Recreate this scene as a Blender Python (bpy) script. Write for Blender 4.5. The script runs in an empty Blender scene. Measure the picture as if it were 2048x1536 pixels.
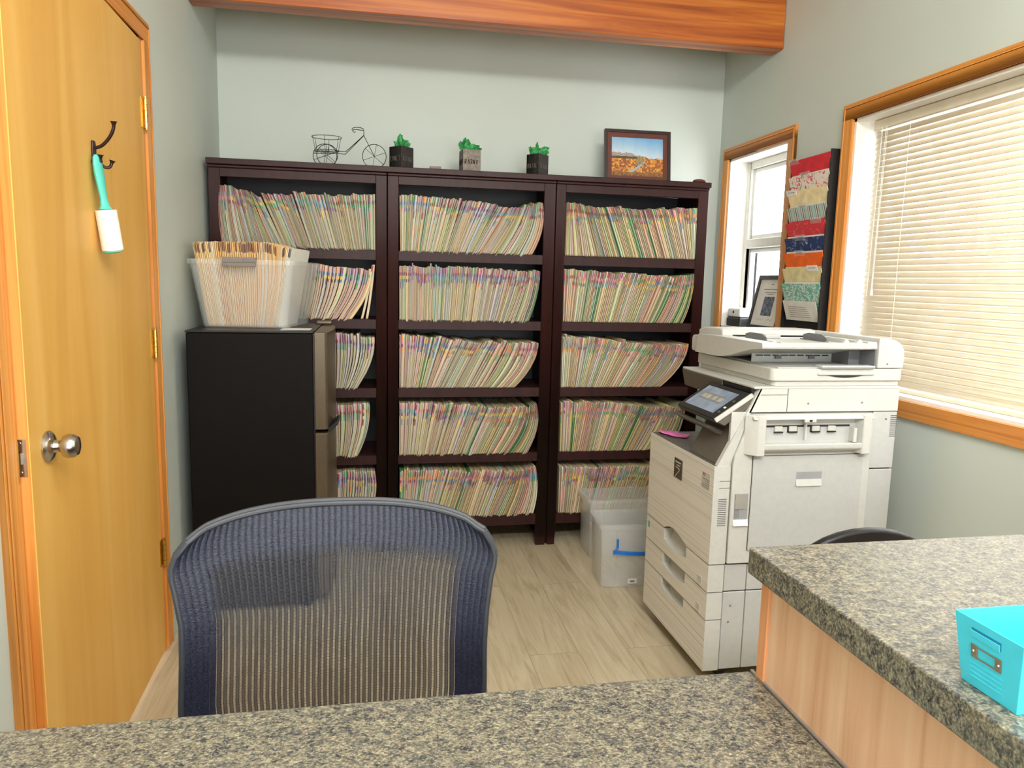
import bpy, bmesh, math, random
from mathutils import Vector, Matrix
random.seed(7)
C = bpy.context.scene.collection
PI = math.pi

# ------------------------------------------------------------------ camera
yaw, pit, rol, foc = 0.188, -0.136, 0.023, 1483.1
cam = bpy.data.cameras.new('camera'); co = bpy.data.objects.new('camera', cam); C.objects.link(co)
F = Vector((math.sin(yaw)*math.cos(pit), math.cos(yaw)*math.cos(pit), math.sin(pit)))
R0 = Vector((math.cos(yaw), -math.sin(yaw), 0)); U0 = R0.cross(F)
Rv = R0*math.cos(rol)+U0*math.sin(rol); Uv = -R0*math.sin(rol)+U0*math.cos(rol)
co.matrix_world = Matrix(((Rv.x, Uv.x, -F.x, 0), (Rv.y, Uv.y, -F.y, 0), (Rv.z, Uv.z, -F.z, 1.30), (0, 0, 0, 1)))
cam.sensor_fit = 'HORIZONTAL'; cam.sensor_width = 36; cam.lens = foc/2048*36
cam.clip_start = 0.02; cam.clip_end = 60
bpy.context.scene.camera = co

# ------------------------------------------------------------------ light
sc = bpy.context.scene
sc.view_settings.view_transform = 'Standard'; sc.view_settings.look = 'None'
sc.view_settings.gamma = 1; sc.view_settings.use_curve_mapping = False
sc.view_settings.exposure = 0.08
sc.cycles.max_bounces = 10; sc.cycles.diffuse_bounces = 5; sc.cycles.glossy_bounces = 4
sc.cycles.transparent_max_bounces = 24; sc.cycles.transmission_bounces = 6
sc.cycles.sample_clamp_indirect = 8; sc.cycles.caustics_reflective = False; sc.cycles.caustics_refractive = False
w = bpy.data.worlds.new('sky'); sc.world = w; w.use_nodes = True
bg = w.node_tree.nodes['Background']; bg.inputs[0].default_value = (0.93, 0.97, 1.0, 1); bg.inputs[1].default_value = 10.0

def area(name, loc, rot, sx, sy, power, col=(1, 1, 1), portal=False):
    l = bpy.data.lights.new(name, 'AREA'); l.shape = 'RECTANGLE'; l.size = sx; l.size_y = sy
    l.energy = power; l.color = col
    o = bpy.data.objects.new(name, l); C.objects.link(o); o.location = loc; o.rotation_euler = rot
    if portal: l.cycles.is_portal = True
    return o
area('ceiling_panel_lamp', (0.45, -0.95, 2.80), (math.radians(50), 0, 0), 1.4, 0.4, 100, (1.0, 0.985, 0.95))
area('low_fill_light', (0.5, -2.3, 1.25), (math.radians(90), 0, 0), 2.0, 1.3, 78, (0.97, 0.99, 1.0))  # added soft fill from behind the viewer, lightens the shadow under the beam
area('near_ceiling_lamp', (0.35, 0.55, 2.74), (0.30, 0, 0), 0.9, 0.5, 26, (1.0, 0.98, 0.93))
area('window_portal_small', (2.03, 3.46, 1.52), (0, math.radians(90), 0), 0.9, 0.6, 1, portal=True)
area('window_portal_large', (2.03, 1.9, 1.44), (0, math.radians(90), 0), 1.06, 1.6, 1, portal=True)

# ------------------------------------------------------------------ helpers
def lin(c):
    return tuple(((v/255)/12.92 if v/255 <= .04045 else (((v/255)+.055)/1.055)**2.4) for v in c)
class MB:
    def __init__(s): s.v = []; s.f = []; s.m = []; s.c = []; s.sm = []
    def add(s, vs, fs, m=0, col=None, smooth=False, M=None):
        b = len(s.v)
        s.v += [tuple(M @ Vector(p)) if M is not None else tuple(p) for p in vs]
        for i, f in enumerate(fs):
            s.f.append([b+k for k in f]); s.m.append(m)
            s.c.append(col[i] if isinstance(col, list) else col); s.sm.append(smooth)
        return s
    def box(s, x0, x1, y0, y1, z0, z1, m=0, col=None, M=None):
        return s.add([(x0,y0,z0),(x1,y0,z0),(x1,y1,z0),(x0,y1,z0),(x0,y0,z1),(x1,y0,z1),(x1,y1,z1),(x0,y1,z1)],
            [(0,3,2,1),(4,5,6,7),(0,1,5,4),(1,2,6,5),(2,3,7,6),(3,0,4,7)], m, col, False, M)
    def prism(s, poly, ax, a, b, m=0, M=None, smooth=False):
        # poly: 2D points; ax: extrusion axis 0/1/2; the two others in order
        n = len(poly)
        def P(p, t):
            return (t, p[0], p[1]) if ax == 0 else (p[0], t, p[1]) if ax == 1 else (p[0], p[1], t)
        vs = [P(p, a) for p in poly]+[P(p, b) for p in poly]
        fs = [tuple(range(n)), tuple(range(2*n-1, n-1, -1))]+[(i, n+i, n+(i+1) % n, (i+1) % n) for i in range(n)]
        return s.add(vs, fs, m, None, smooth, M)
    def tube(s, path, r, n=8, m=0, closed=False, M=None, caps=True):
        P = [Vector(p) for p in path]; k = len(P); vs = []; up = None
        rr = r if isinstance(r, (list, tuple)) else [r]*k
        for i in range(k):
            t = (P[(i+1) % k]-P[i-1]) if closed else (P[min(i+1, k-1)]-P[max(i-1, 0)])
            t.normalize()
            if up is None:
                up = Vector((0, 0, 1)) if abs(t.z) < .9 else Vector((1, 0, 0))
            a = t.cross(up)
            if a.length < 1e-6: a = t.orthogonal()
            a.normalize(); up = a.cross(t).normalized()
            for j in range(n):
                q = 2*PI*j/n; vs.append(P[i]+(a*math.cos(q)+up*math.sin(q))*rr[i])
        fs = []
        for i in range(k if closed else k-1):
            for j in range(n):
                i2 = (i+1) % k; fs.append((i*n+j, i*n+(j+1) % n, i2*n+(j+1) % n, i2*n+j))
        if not closed and caps:
            fs.append(tuple(range(n-1, -1, -1))); fs.append(tuple((k-1)*n+j for j in range(n)))
        return s.add(vs, fs, m, None, True, M)
    def lathe(s, prof, n=24, m=0, M=None):
        vs = []; k = len(prof)
        for r, z in prof:
            for j in range(n): vs.append((r*math.cos(2*PI*j/n), r*math.sin(2*PI*j/n), z))
        fs = [(i*n+j, i*n+(j+1) % n, (i+1)*n+(j+1) % n, (i+1)*n+j) for i in range(k-1) for j in range(n)]
        fs.append(tuple(range(n-1, -1, -1))); fs.append(tuple((k-1)*n+j for j in range(n)))
        return s.add(vs, fs, m, None, True, M)
    def build(s, name, mats, parent=None, bevel=0, seg=2, loc=None, sharp=35, solid=0):
        me = bpy.data.meshes.new(name); me.from_pydata(s.v, [], s.f)
        if not isinstance(mats, (list, tuple)): mats = [mats]
        for mm in mats: me.materials.append(mm)
        me.polygons.foreach_set('material_index', s.m)
        if any(c is not None for c in s.c):
            at = me.color_attributes.new('Col', 'FLOAT_COLOR', 'CORNER')
            d = []
            for p, c in zip(s.f, s.c): d += list((c or (1, 1, 1))+(1,))*len(p)
            at.data.foreach_set('color', d)
        me.polygons.foreach_set('use_smooth', [bool(x) for x in s.sm])
        if any(s.sm): me.set_sharp_from_angle(angle=math.radians(sharp))
        me.update()
        if bevel == 0:
            bm = bmesh.new(); bm.from_mesh(me); bmesh.ops.recalc_face_normals(bm, faces=bm.faces); bm.to_mesh(me); bm.free()
        else:
            bm = bmesh.new(); bm.from_mesh(me)
            bmesh.ops.remove_doubles(bm, verts=bm.verts, dist=1e-6)
            bmesh.ops.recalc_face_normals(bm, faces=bm.faces)
            es = [e for e in bm.edges if len(e.link_faces) == 2 and e.calc_face_angle() > math.radians(30)]
            bmesh.ops.bevel(bm, geom=es, offset=bevel, segments=seg, affect='EDGES', profile=.5, clamp_overlap=True)
            for f_ in bm.faces: f_.smooth = True
            bm.to_mesh(me); bm.free(); me.set_sharp_from_angle(angle=math.radians(30 if seg == 1 else 50))
        o = bpy.data.objects.new(name, me); C.objects.link(o)
        if loc: o.location = loc
        if parent:
            o.parent = parent
        if bevel and seg > 1:
            md = o.modifiers.new('weighted_normals', 'WEIGHTED_NORMAL'); md.keep_sharp = True; md.weight = 100
        if solid:
            md = o.modifiers.new('thickness', 'SOLIDIFY'); md.thickness = solid
        return o
def tag(o, label=None, cat=None, group=None, kind=None):
    if label: o['label'] = label
    if cat: o['category'] = cat
    if group: o['group'] = group
    if kind: o['kind'] = kind
    return o
def thing(name, label, cat, loc=(0, 0, 0), rz=0, group=None):
    o = bpy.data.objects.new(name, None); C.objects.link(o); o.empty_display_size = .05
    o.location = loc; o.rotation_euler = (0, 0, rz)
    return tag(o, label, cat, group)
def unshift(parent, o):   # part mesh modelled in world coordinates under a placed empty
    o.matrix_parent_inverse = (Matrix.Translation(parent.location) @ parent.rotation_euler.to_matrix().to_4x4()).inverted()
    return o
_n = {}
def nodes(name, rough=.5, metal=0, spec=.5):
    m = bpy.data.materials.new(name); m.use_nodes = True
    nt = m.node_tree; b = nt.nodes['Principled BSDF']
    b.inputs['Roughness'].default_value = rough; b.inputs['Metallic'].default_value = metal
    b.inputs['Specular IOR Level'].default_value = spec
    return m, nt, b
def texco(nt, scale=(1, 1, 1), rot=(0, 0, 0), which='Object'):
    t = nt.nodes.new('ShaderNodeTexCoord'); mp = nt.nodes.new('ShaderNodeMapping')
    mp.inputs['Scale'].default_value = scale; mp.inputs['Rotation'].default_value = rot
    nt.links.new(t.outputs[which], mp.inputs[0]); return mp.outputs[0]
def noise(nt, vec, sc_, det=4, rough=.5, dist=0):
    n = nt.nodes.new('ShaderNodeTexNoise'); n.inputs['Scale'].default_value = sc_; n.inputs['Detail'].default_value = det
    n.inputs['Roughness'].default_value = rough; n.inputs['Distortion'].default_value = dist
    nt.links.new(vec, n.inputs['Vector']); return n.outputs['Fac']
def ramp(nt, fac, stops, interp='LINEAR'):
    r = nt.nodes.new('ShaderNodeValToRGB'); cr = r.color_ramp; cr.interpolation = interp
    while len(cr.elements) < len(stops): cr.elements.new(.5)
    for e, (p, c) in zip(cr.elements, stops): e.position = p; e.color = tuple(lin(c))+(1,)
    nt.links.new(fac, r.inputs[0]); return r.outputs[0]
def bump(nt, b, h, st=.2, dist=.002):
    n = nt.nodes.new('ShaderNodeBump'); n.inputs['Strength'].default_value = st; n.inputs['Distance'].default_value = dist
    nt.links.new(h, n.inputs['Height']); nt.links.new(n.outputs[0], b.inputs['Normal'])
def flat(name, col, rough=.5, metal=0, var=.06, sc_=30, bmp=0, spec=.5):
    m, nt, b = nodes(name, rough, metal, spec)
    f = noise(nt, texco(nt), sc_, 3)
    a = tuple(max(0, v*(1-var)) for v in col); c = tuple(min(255, v*(1+var)) for v in col)
    nt.links.new(ramp(nt, f, [(.3, a), (.7, c)]), b.inputs['Base Color'])
    if bmp: bump(nt, b, f, bmp, .001)
    return m
def wood(name, c0, c1, c2, rough=.35, scale=(14, 14, 1.2), sc_=2.2, rot=(0, 0, 0), coat=.2, pos=(.3, .5, .72)):
    m, nt, b = nodes(name, rough)
    v = texco(nt, scale, rot)
    f = noise(nt, v, sc_, 6, .55, .6)
    nt.links.new(ramp(nt, f, [(pos[0], c0), (pos[1], c1), (pos[2], c2)]), b.inputs['Base Color'])
    b.inputs['Coat Weight'].default_value = coat; b.inputs['Coat Roughness'].default_value = .25
    bump(nt, b, f, .08, .001)
    return m
def paint(name, c):
    m, nt, b = nodes(name, .6)
    v = texco(nt); f = noise(nt, v, 1.2, 2)
    a = tuple(x*.975 for x in c); d = tuple(min(255, x*1.02) for x in c)
    nt.links.new(ramp(nt, f, [(.3, a), (.7, d)]), b.inputs['Base Color'])
    g = noise(nt, v, 160, 3); bump(nt, b, g, .12, .002)
    return m
def clear(name, tint=(225, 235, 238), body=.25, rough=.25):
    m = bpy.data.materials.new(name); m.use_nodes = True; nt = m.node_tree
    nt.nodes.remove(nt.nodes['Principled BSDF']); out = nt.nodes['Material Output']
    tr = nt.nodes.new('ShaderNodeBsdfTransparent'); di = nt.nodes.new('ShaderNodeBsdfDiffuse'); gl = nt.nodes.new('ShaderNodeBsdfGlossy')
    di.inputs[0].default_value = tuple(lin(tint))+(1,); gl.inputs['Roughness'].default_value = rough
    m1 = nt.nodes.new('ShaderNodeMixShader'); m2 = nt.nodes.new('ShaderNodeMixShader')
    fr = nt.nodes.new('ShaderNodeFresnel'); fr.inputs[0].default_value = 1.45
    f = noise(nt, texco(nt), 14, 2); mr = nt.nodes.new('ShaderNodeMapRange')
    mr.inputs['To Min'].default_value = body*.85; mr.inputs['To Max'].default_value = body*1.15
    nt.links.new(f, mr.inputs[0]); nt.links.new(mr.outputs[0], m1.inputs[0])
    nt.links.new(tr.outputs[0], m1.inputs[1]); nt.links.new(di.outputs[0], m1.inputs[2])
    ge = nt.nodes.new('ShaderNodeNewGeometry'); inv = nt.nodes.new('ShaderNodeMath'); inv.operation = 'SUBTRACT'; inv.inputs[0].default_value = 1
    ml = nt.nodes.new('ShaderNodeMath'); ml.operation = 'MULTIPLY'
    nt.links.new(ge.outputs['Backfacing'], inv.inputs[1]); nt.links.new(inv.outputs[0], ml.inputs[0]); nt.links.new(fr.outputs[0], ml.inputs[1])
    nt.links.new(ml.outputs[0], m2.inputs[0]); nt.links.new(m1.outputs[0], m2.inputs[1]); nt.links.new(gl.outputs[0], m2.inputs[2])
    nt.links.new(m2.outputs[0], out.inputs[0]); return m

# ------------------------------------------------------------------ materials
M = {}
M['wall'] = paint('sage_grey_paint', (200, 207, 199))
M['ceil'] = paint('white_ceiling_paint', (228, 228, 222))
M['door'] = wood('yellow_door_veneer', (212, 156, 70), (223, 170, 82), (230, 181, 98), .55, (4, 4, .4), 1.8, coat=.04)
M['casing'] = wood('orange_fir_trim', (186, 112, 44), (210, 140, 64), (220, 156, 82), .45, (45, 45, .9), 1.6)
M['casing_h'] = wood('orange_fir_trim_lying', (190, 110, 38), (214, 138, 56), (224, 154, 74), .45, (45, .9, 45), 1.6)
M['beam'] = wood('stained_fir_beam', (116, 50, 12), (170, 84, 20), (204, 122, 44), .4, (.8, 22, 22), 1.4)
M['espresso'] = wood('espresso_wood', (40, 17, 17), (50, 22, 21), (58, 27, 25), .48, (20, 20, 1.2), 2, coat=.0)
M['espresso'].node_tree.nodes['Principled BSDF'].inputs['Specular IOR Level'].default_value = .28
M['backing'] = flat('dark_backing_board', (34, 34, 40), .5, 0, .08, 8)
M['oak'] = wood('oak_laminate_panel', (198, 144, 108), (222, 174, 138), (232, 192, 158), .45, (13, 13, .9), 2.4, coat=.04, pos=(.24, .46, .7))
M['oaktrim'] = wood('oak_corner_trim', (206, 132, 86), (222, 150, 100), (230, 164, 118), .4, (40, 40, 1), 2.0, coat=.1)
M['white'] = flat('white_vinyl', (236, 236, 230), .4, 0, .02)
M['reveal'] = flat('white_reveal_paint', (238, 234, 226), .5, 0, .02)
M['shell'] = flat('copier_white_plastic', (196, 195, 189), .42, 0, .015, 60)
M['shell2'] = flat('copier_grey_white_plastic', (184, 184, 181), .42, 0, .015, 60)
M['deckgrey'] = flat('copier_taupe_plastic', (94, 88, 80), .5, 0, .04, 60, .1)
M['cavity'] = flat('copier_cavity_grey', (112, 112, 116), .5, 0, .03)
M['shade'] = flat('copier_recess_shade', (150, 150, 152), .5, 0, .02); M['shade2'] = flat('copier_latch_grey', (156, 150, 142), .5, 0, .02)  # recess grey is darkened plastic standing in for shade on flat plates
M['slot'] = flat('dark_slot', (30, 30, 34), .6, 0, .05)
M['black'] = flat('black_plastic', (26, 26, 28), .4, 0, .1)
M['wire'] = flat('dark_wire_metal', (38, 34, 34), .45, .6, .1)
M['bronze'] = flat('oiled_bronze', (58, 34, 34), .35, .6, .1)
M['steel'] = flat('brushed_nickel', (190, 184, 176), .22, 1, .05)
M['brass'] = flat('brass', (214, 176, 92), .28, 1, .08)
M['fridge'] = flat('fridge_black_shell', (12, 9, 8), .6, 0, .12, 200, .1, .14)
M['fridgedoor'] = flat('fridge_taupe_steel', (98, 86, 70), .36, .45, .03, 60)
M['blind'] = None
M['cyan'] = flat('cyan_painted_metal', (72, 208, 234), .4, 0, .02)
M['blue'] = flat('blue_handle_plastic', (38, 120, 214), .4, 0, .04)
M['greyh'] = flat('grey_handle_plastic', (132, 124, 120), .45, 0, .04)
M['pink'] = flat('pink_note_paper', (244, 120, 196), .6, 0, .03)
M['tissue'] = flat('green_tissue', (66, 156, 92), .6, 0, .14, 40)
M['aqua'] = flat('aqua_plastic', (92, 208, 190), .35, 0, .03)
M['lint'] = flat('white_lint_paper', (238, 232, 226), .8, 0, .03, 90, .2)
M['paper'] = flat('white_paper', (232, 230, 224), .7, 0, .02)
M['frameouter'] = flat('picture_frame_dark', (44, 32, 30), .35, 0, .1)
M['frameinner'] = flat('picture_frame_brown', (96, 44, 32), .4, 0, .1)
M['chairframe'] = flat('graphite_plastic', (52, 54, 60), .5, 0, .06)
M['plastic'] = clear('clear_storage_plastic', (240, 244, 246), .15)
M['plastic2'] = clear('frosted_storage_plastic', (242, 244, 242), .17, .3)
M['glass'] = clear('window_glass', (240, 245, 248), .02, .03)

def attr_mat(name, rough=.65):
    m, nt, b = nodes(name, rough)
    a = nt.nodes.new('ShaderNodeVertexColor'); a.layer_name = 'Col'
    f = noise(nt, texco(nt, (1, 1, 1)), 90, 3); mx = nt.nodes.new('ShaderNodeMix'); mx.data_type = 'RGBA'; mx.blend_type = 'MULTIPLY'
    mx.inputs[0].default_value = .12
    nt.links.new(a.outputs[0], mx.inputs[6]); nt.links.new(ramp(nt, f, [(.35, (205, 198, 190)), (.6, (255, 255, 255))]), mx.inputs[7])
    nt.links.new(mx.outputs[2], b.inputs['Base Color']); return m
M['folder'] = attr_mat('coloured_card_stock')
M['colour'] = attr_mat('printed_colour', .5)

def granite():
    m, nt, b = nodes('speckled_granite_laminate', .33, 0, .5)
    v = texco(nt, (1, 1.25, 1), (0, 0, .5))
    f1 = noise(nt, v, 290, 3, .6, .3); f2 = noise(nt, v, 90, 4, .65, .6); f3 = noise(nt, texco(nt, (1, 1, 1), (.3, .2, 1)), 210, 2, .5)
    c1 = ramp(nt, f1, [(.36, (34, 32, 38)), (.45, (72, 70, 69)), (.53, (110, 106, 92)), (.63, (166, 156, 132))])
    c2 = ramp(nt, f2, [(.38, (40, 38, 46)), (.46, (88, 92, 86)), (.54, (126, 114, 94)), (.64, (152, 150, 126))])
    mx = nt.nodes.new('ShaderNodeMix'); mx.data_type = 'RGBA'; mx.inputs[0].default_value = .5
    nt.links.new(c1, mx.inputs[6]); nt.links.new(c2, mx.inputs[7])
    m2 = nt.nodes.new('ShaderNodeMix'); m2.data_type = 'RGBA'
    nt.links.new(ramp(nt, f3, [(.70, (0, 0, 0)), (.74, (140, 140, 140))]), m2.inputs[0]); nt.links.new(mx.outputs[2], m2.inputs[6]); m2.inputs[7].default_value = tuple(lin((206, 196, 170)))+(1,)
    nt.links.new(m2.outputs[2], b.inputs['Base Color'])
    bump(nt, b, f1, .06, .0004); return m
M['granite'] = granite()

def floor_mat():
    m, nt, b = nodes('greige_oak_planks', .42)
    v = texco(nt, (1, 1, 1), (0, 0, PI/2))
    br = nt.nodes.new('ShaderNodeTexBrick'); br.inputs['Scale'].default_value = 1
    br.inputs['Brick Width'].default_value = 1.2; br.inputs['Row Height'].default_value = .18
    br.inputs['Mortar Size'].default_value = .0012; br.inputs['Mortar Smooth'].default_value = .2
    br.inputs['Color1'].default_value = (.0, 0, 0, 1); br.inputs['Color2'].default_value = (1, 1, 1, 1)
    br.inputs['Mortar'].default_value = (.5, .5, .5, 1)
    nt.links.new(v, br.inputs[0])
    v2 = texco(nt, (9, .8, 9))
    off = nt.nodes.new('ShaderNodeVectorMath'); off.operation = 'ADD'
    nt.links.new(v2, off.inputs[0]); nt.links.new(br.outputs[0], off.inputs[1])
    f = noise(nt, off.outputs[0], 3.2, 6, .6, 1.4)
    g = ramp(nt, f, [(.3, (172, 156, 128)), (.5, (195, 181, 153)), (.7, (206, 194, 168))])
    tone = ramp(nt, br.outputs[0], [(0, (238, 236, 232)), (1, (255, 255, 255))])
    mx = nt.nodes.new('ShaderNodeMix'); mx.data_type = 'RGBA'; mx.blend_type = 'MULTIPLY'; mx.inputs[0].default_value = 1
    nt.links.new(g, mx.inputs[6]); nt.links.new(tone, mx.inputs[7])
    m3 = nt.nodes.new('ShaderNodeMix'); m3.data_type = 'RGBA'
    nt.links.new(br.outputs['Fac'], m3.inputs[0]); nt.links.new(mx.outputs[2], m3.inputs[6]); m3.inputs[7].default_value = tuple(lin((150, 134, 106)))+(1,)
    nt.links.new(m3.outputs[2], b.inputs['Base Color']); bump(nt, b, f, .06, .001); return m
M['floor'] = floor_mat()

def stripe_plastic():   # horizontally ribbed drawer fronts of the copier
    m, nt, b = nodes('ribbed_beige_plastic', .5)
    v = texco(nt, (.3, .3, 400)); f = noise(nt, v, 1.0, 2, .6)
    nt.links.new(ramp(nt, f, [(.30, (176, 169, 156)), (.42, (224, 221, 214)), (.7, (232, 230, 223))]), b.inputs['Base Color'])
    bump(nt, b, f, .25, .001); return m
M['rib'] = stripe_plastic()
def blind_mat():
    m, nt, b = nodes('cream_slat_vinyl', .45)
    f = noise(nt, texco(nt), 20, 2)
    nt.links.new(ramp(nt, f, [(.3, (224, 212, 190)), (.7, (232, 222, 202))]), b.inputs['Base Color'])
    tl = nt.nodes.new('ShaderNodeBsdfTranslucent'); tl.inputs[0].default_value = tuple(lin((240, 230, 206)))+(1,)
    mx = nt.nodes.new('ShaderNodeMixShader'); mx.inputs[0].default_value = .07
    out = nt.nodes['Material Output']
    nt.links.new(b.outputs[0], mx.inputs[1]); nt.links.new(tl.outputs[0], mx.inputs[2]); nt.links.new(mx.outputs[0], out.inputs[0])
    return m
M['blind'] = blind_mat()

# ------------------------------------------------------------------ room shell
XL, XR, YB, YN, ZC = -0.717, 1.857, 3.876, -2.4, 2.86
D = 3.482          # plane of the bookcase fronts
def struct(name, mb, m, parent=None, **k):
    o = mb.build(name, m, parent, **k)
    if not parent: o['kind'] = 'structure'
    return o
tag(struct('floor', MB().box(XL-.1, XR+.2, YN-.1, YB+.1, -.05, 0), M['floor']), 'greige wood plank floor')
tag(struct('ceiling', MB().box(XL-.1, XR+.2, YN-.1, YB+.1, ZC, ZC+.05), M['ceil']), 'white ceiling above the room')
tag(struct('wall_back', MB().box(XL-.1, XR+.2, YB, YB+.1, 0, ZC), M['wall']), 'pale sage back wall behind the bookcases')
tag(struct('wall_near', MB().box(XL-.1, XR+.2, YN-.1, YN, 0, ZC), M['wall']), 'pale sage wall behind the viewer')
# left wall with the door opening y 1.622..2.59, z 0..2.03
DY0, DY1, DZ = 1.622, 2.630, 2.030
DH = 2.604      # hinge edge of the door
lw = MB()
lw.box(XL-.1, XL, YN, DY0, 0, ZC).box(XL-.1, XL, DY1, YB, 0, ZC).box(XL-.1, XL, DY0, DY1, DZ, ZC)
tag(struct('wall_left', lw, M['wall']), 'sage wall on the left around the door')
# right wall: small window y 3.175..3.755, z 1.09..1.965 ; big window y .95..2.71, z .918..1.962
W1 = (3.175, 3.752, 1.085, 1.965); W2 = (0.95, 2.712, 0.918, 1.962); XO = XR+.17
rw = MB()
rw.box(XR, XO, YN, W2[0], 0, ZC).box(XR, XO, W2[1], W1[0], 0, ZC).box(XR, XO, W1[1], YB, 0, ZC)
rw.box(XR, XO, W2[0], W2[1], 0, W2[2]).box(XR, XO, W2[0], W2[1], W2[3], ZC)
rw.box(XR, XO, W1[0], W1[1], 0, W1[2]).box(XR, XO, W1[0], W1[1], W1[3], ZC)
tag(struct('wall_right', rw, M['wall']), 'sage wall on the right with the two windows')
bmx = MB().box(XL, XR-.002, 3.288, 3.395, 2.387, ZC)
tag(struct('ceiling_beam', bmx, M['beam'], bevel=.003, seg=1), 'stained wooden ceiling beam running across the top of the room')

def casing(name, label, X, y0, y1, z0, z1, wd, th, side, bottom=True):
    # side -1: stands proud towards -x (right wall); +1 towards +x (left wall)
    xa, xb = (X-th, X) if side < 0 else (X, X+th)
    zb = z0-wd if bottom else 0
    o = MB()
    o.box(xa, xb, y0-wd, y0, zb, z1, 0).box(xa, xb, y1, y1+wd, zb, z1, 0)
    o.prism([(y0-wd, z1), (y1+wd, z1), (y1+wd, z1+wd), (y0-wd, z1+wd)], 0, xa, xb, 1)
    if bottom: o.box(xa, xb, y0, y1, zb, z0, 1)
    g = .004; s_ = xa-.003 if side < 0 else xb
    for q in ((y0-wd*.86, y0-wd*.72), (y1+wd*.72, y1+wd*.86)):      # moulded bead
        o.box(s_, s_+.003, q[0], q[1], zb, z1+wd*.72, 0)
    o.box(s_, s_+.003, y0-wd*.86, y1+wd*.86, z1+wd*.72, z1+wd*.86, 1)
    return tag(struct(name, o, [M['casing'], M['casing_h']], bevel=.0015, seg=1), label)
casing('trim_1', 'orange wood casing around the door', XL, DY0, DY1, 0, DZ, .064, .014, 1, False)
casing('trim_2', 'orange wood casing around the small narrow window', XR, *W1, .058, .014, -1)
casing('trim_3', 'orange wood casing around the large window with the blind', XR, *W2, .060, .016, -1)
jm = MB()
jm.box(XL-.1, XL, DY0-.001, DY0+.004, 0, DZ).box(XL-.1, XL+.006, DH+.001, DY1+.001, 0, DZ).box(XL-.1, XL, DY0, DY1, DZ-.004, DZ+.001)
tag(struct('trim_4', jm, M['casing']), 'orange wood jamb lining the door opening')

# door, opened a crack; slab hinged at far side
ang = math.asin(.022/(DH-DY0))
dr = bpy.data.objects.new('door_1', None); C.objects.link(dr); dr.location = (XL+.010, DH-.004, 0)
dr.rotation_euler = (0, 0, ang); tag(dr, 'yellow wooden slab door standing slightly ajar', None, None, 'structure')
W_ = DH-DY0-.012
slab = MB().box(-.036, 0, -W_, 0, .012, DZ-.008)
ds = slab.build('door_slab', [M['door'], M['casing']], dr, bevel=.0015, seg=1)
for p in ds.data.polygons:
    if p.normal.y < -.9: p.material_index = 1
KY = -W_+.088
kn = MB(); Rk = Matrix.Translation((0, KY, .928)) @ Matrix.Rotation(PI/2, 4, 'Y')
kn.lathe([(.0, 0), (.034, 0), (.034, .004), (.031, .008), (.024, .012), (.014, .015), (.012, .024), (.015, .028), (.0235, .033), (.0265, .042), (.0255, .052), (.020, .060), (.010, .063), (0, .0635)], 32, 0, Rk)
k_ = kn.build('door_knob', M['steel'], dr); tag(k_, 'round brushed nickel knob')
lt = MB().box(-.031, -.006, -W_-.002, -W_+.001, .885, .962)
lt.box(-.024, -.012, -W_-.008, -W_, .912, .935)
for z in (.893, .954): lt.tube([(-.018, -W_-.003, z), (-.018, -W_, z)], .0035, 8)
lt.build('latch_plate', M['steel'], dr)
sp = MB().box(XL-.002, XL+.016, DY0-.006, DY0-.004, .875, .96); 
o = sp.build('strike_plate', M['brass']); o.parent = bpy.data.objects['trim_4']
def hinge(z):
    h = MB()
    for k in range(5): h.tube([(.008, .004, z-.045+k*.018), (.008, .004, z-.0285+k*.018)], .0062, 10)
    h.tube([(.008, .004, z-.050), (.008, .004, z-.045)], .0045, 8); h.tube([(.008, .004, z+.045), (.008, .004, z+.051)], .0045, 8)
    h.box(.0, .0022, -.022, .002, z-.045, z+.045); h.box(.002, .0045, .006, .014, z-.045, z+.045)
    h.build('hinge', M['brass'], dr)
for z in (1.802, 1.075, .362): hinge(z)

# windows
def reveal(mb, W, x1, t=.012):
    y0, y1, z0, z1 = W
    mb.box(XR-.002, x1, y0, y0+t, z0, z1).box(XR-.002, x1, y1-t, y1, z0, z1).box(XR-.002, x1, y0, y1, z0, z0+t).box(XR-.002, x1, y0, y1, z1-t, z1)
def window(name, label, W, split):
    e = bpy.data.objects.new(name, None); C.objects.link(e); tag(e, label, None, None, 'structure')
    a = MB(); reveal(a, W, XO); a.build('window_jamb', M['reveal'], e)
    y0, y1, z0, z1 = W[0]+.012, W[1]-.012, W[2]+.012, W[3]-.012; f = .038
    a = MB(); xa, xb = XR+.098, XR+.165
    a.box(xa, xb, y0, y0+f, z0, z1).box(xa, xb, y1-f, y1, z0, z1).box(xa, xb, y0+f, y1-f, z0, z0+f).box(xa, xb, y0+f, y1-f, z1-f, z1)
    for zz in split: a.box(xa-.006, xb, y0+f, y1-f, zz-.024, zz+.024)
    a.build('window_frame', M['white'], e, bevel=.003, seg=1)
    a = MB(); zs = [z0+f]+sorted(split)+[z1-f]
    for i in range(len(zs)-1):
        s = .022; za, zb = zs[i]+(.024 if i else 0), zs[i+1]-(.024 if i < len(zs)-2 else 0)
        xa2, xb2 = (XR+.112, XR+.138)
        a.box(xa2, xb2, y0+f, y0+f+s, za, zb).box(xa2, xb2, y1-f-s, y1-f, za, zb).box(xa2, xb2, y0+f+s, y1-f-s, za, za+s).box(xa2, xb2, y0+f+s, y1-f-s, zb-s, zb)
    a.build('window_sash', M['white'], e, bevel=.002, seg=1)
    MB().box(XR+.124, XR+.128, y0+f, y1-f, z0+f, z1-f).build('window_pane', M['glass'], e)
    return e
window('window_1', 'narrow white framed window left of the hanging file rack', W1, [1.53])
window('window_2', 'large window on the right behind the cream blind', W2, [])

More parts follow.
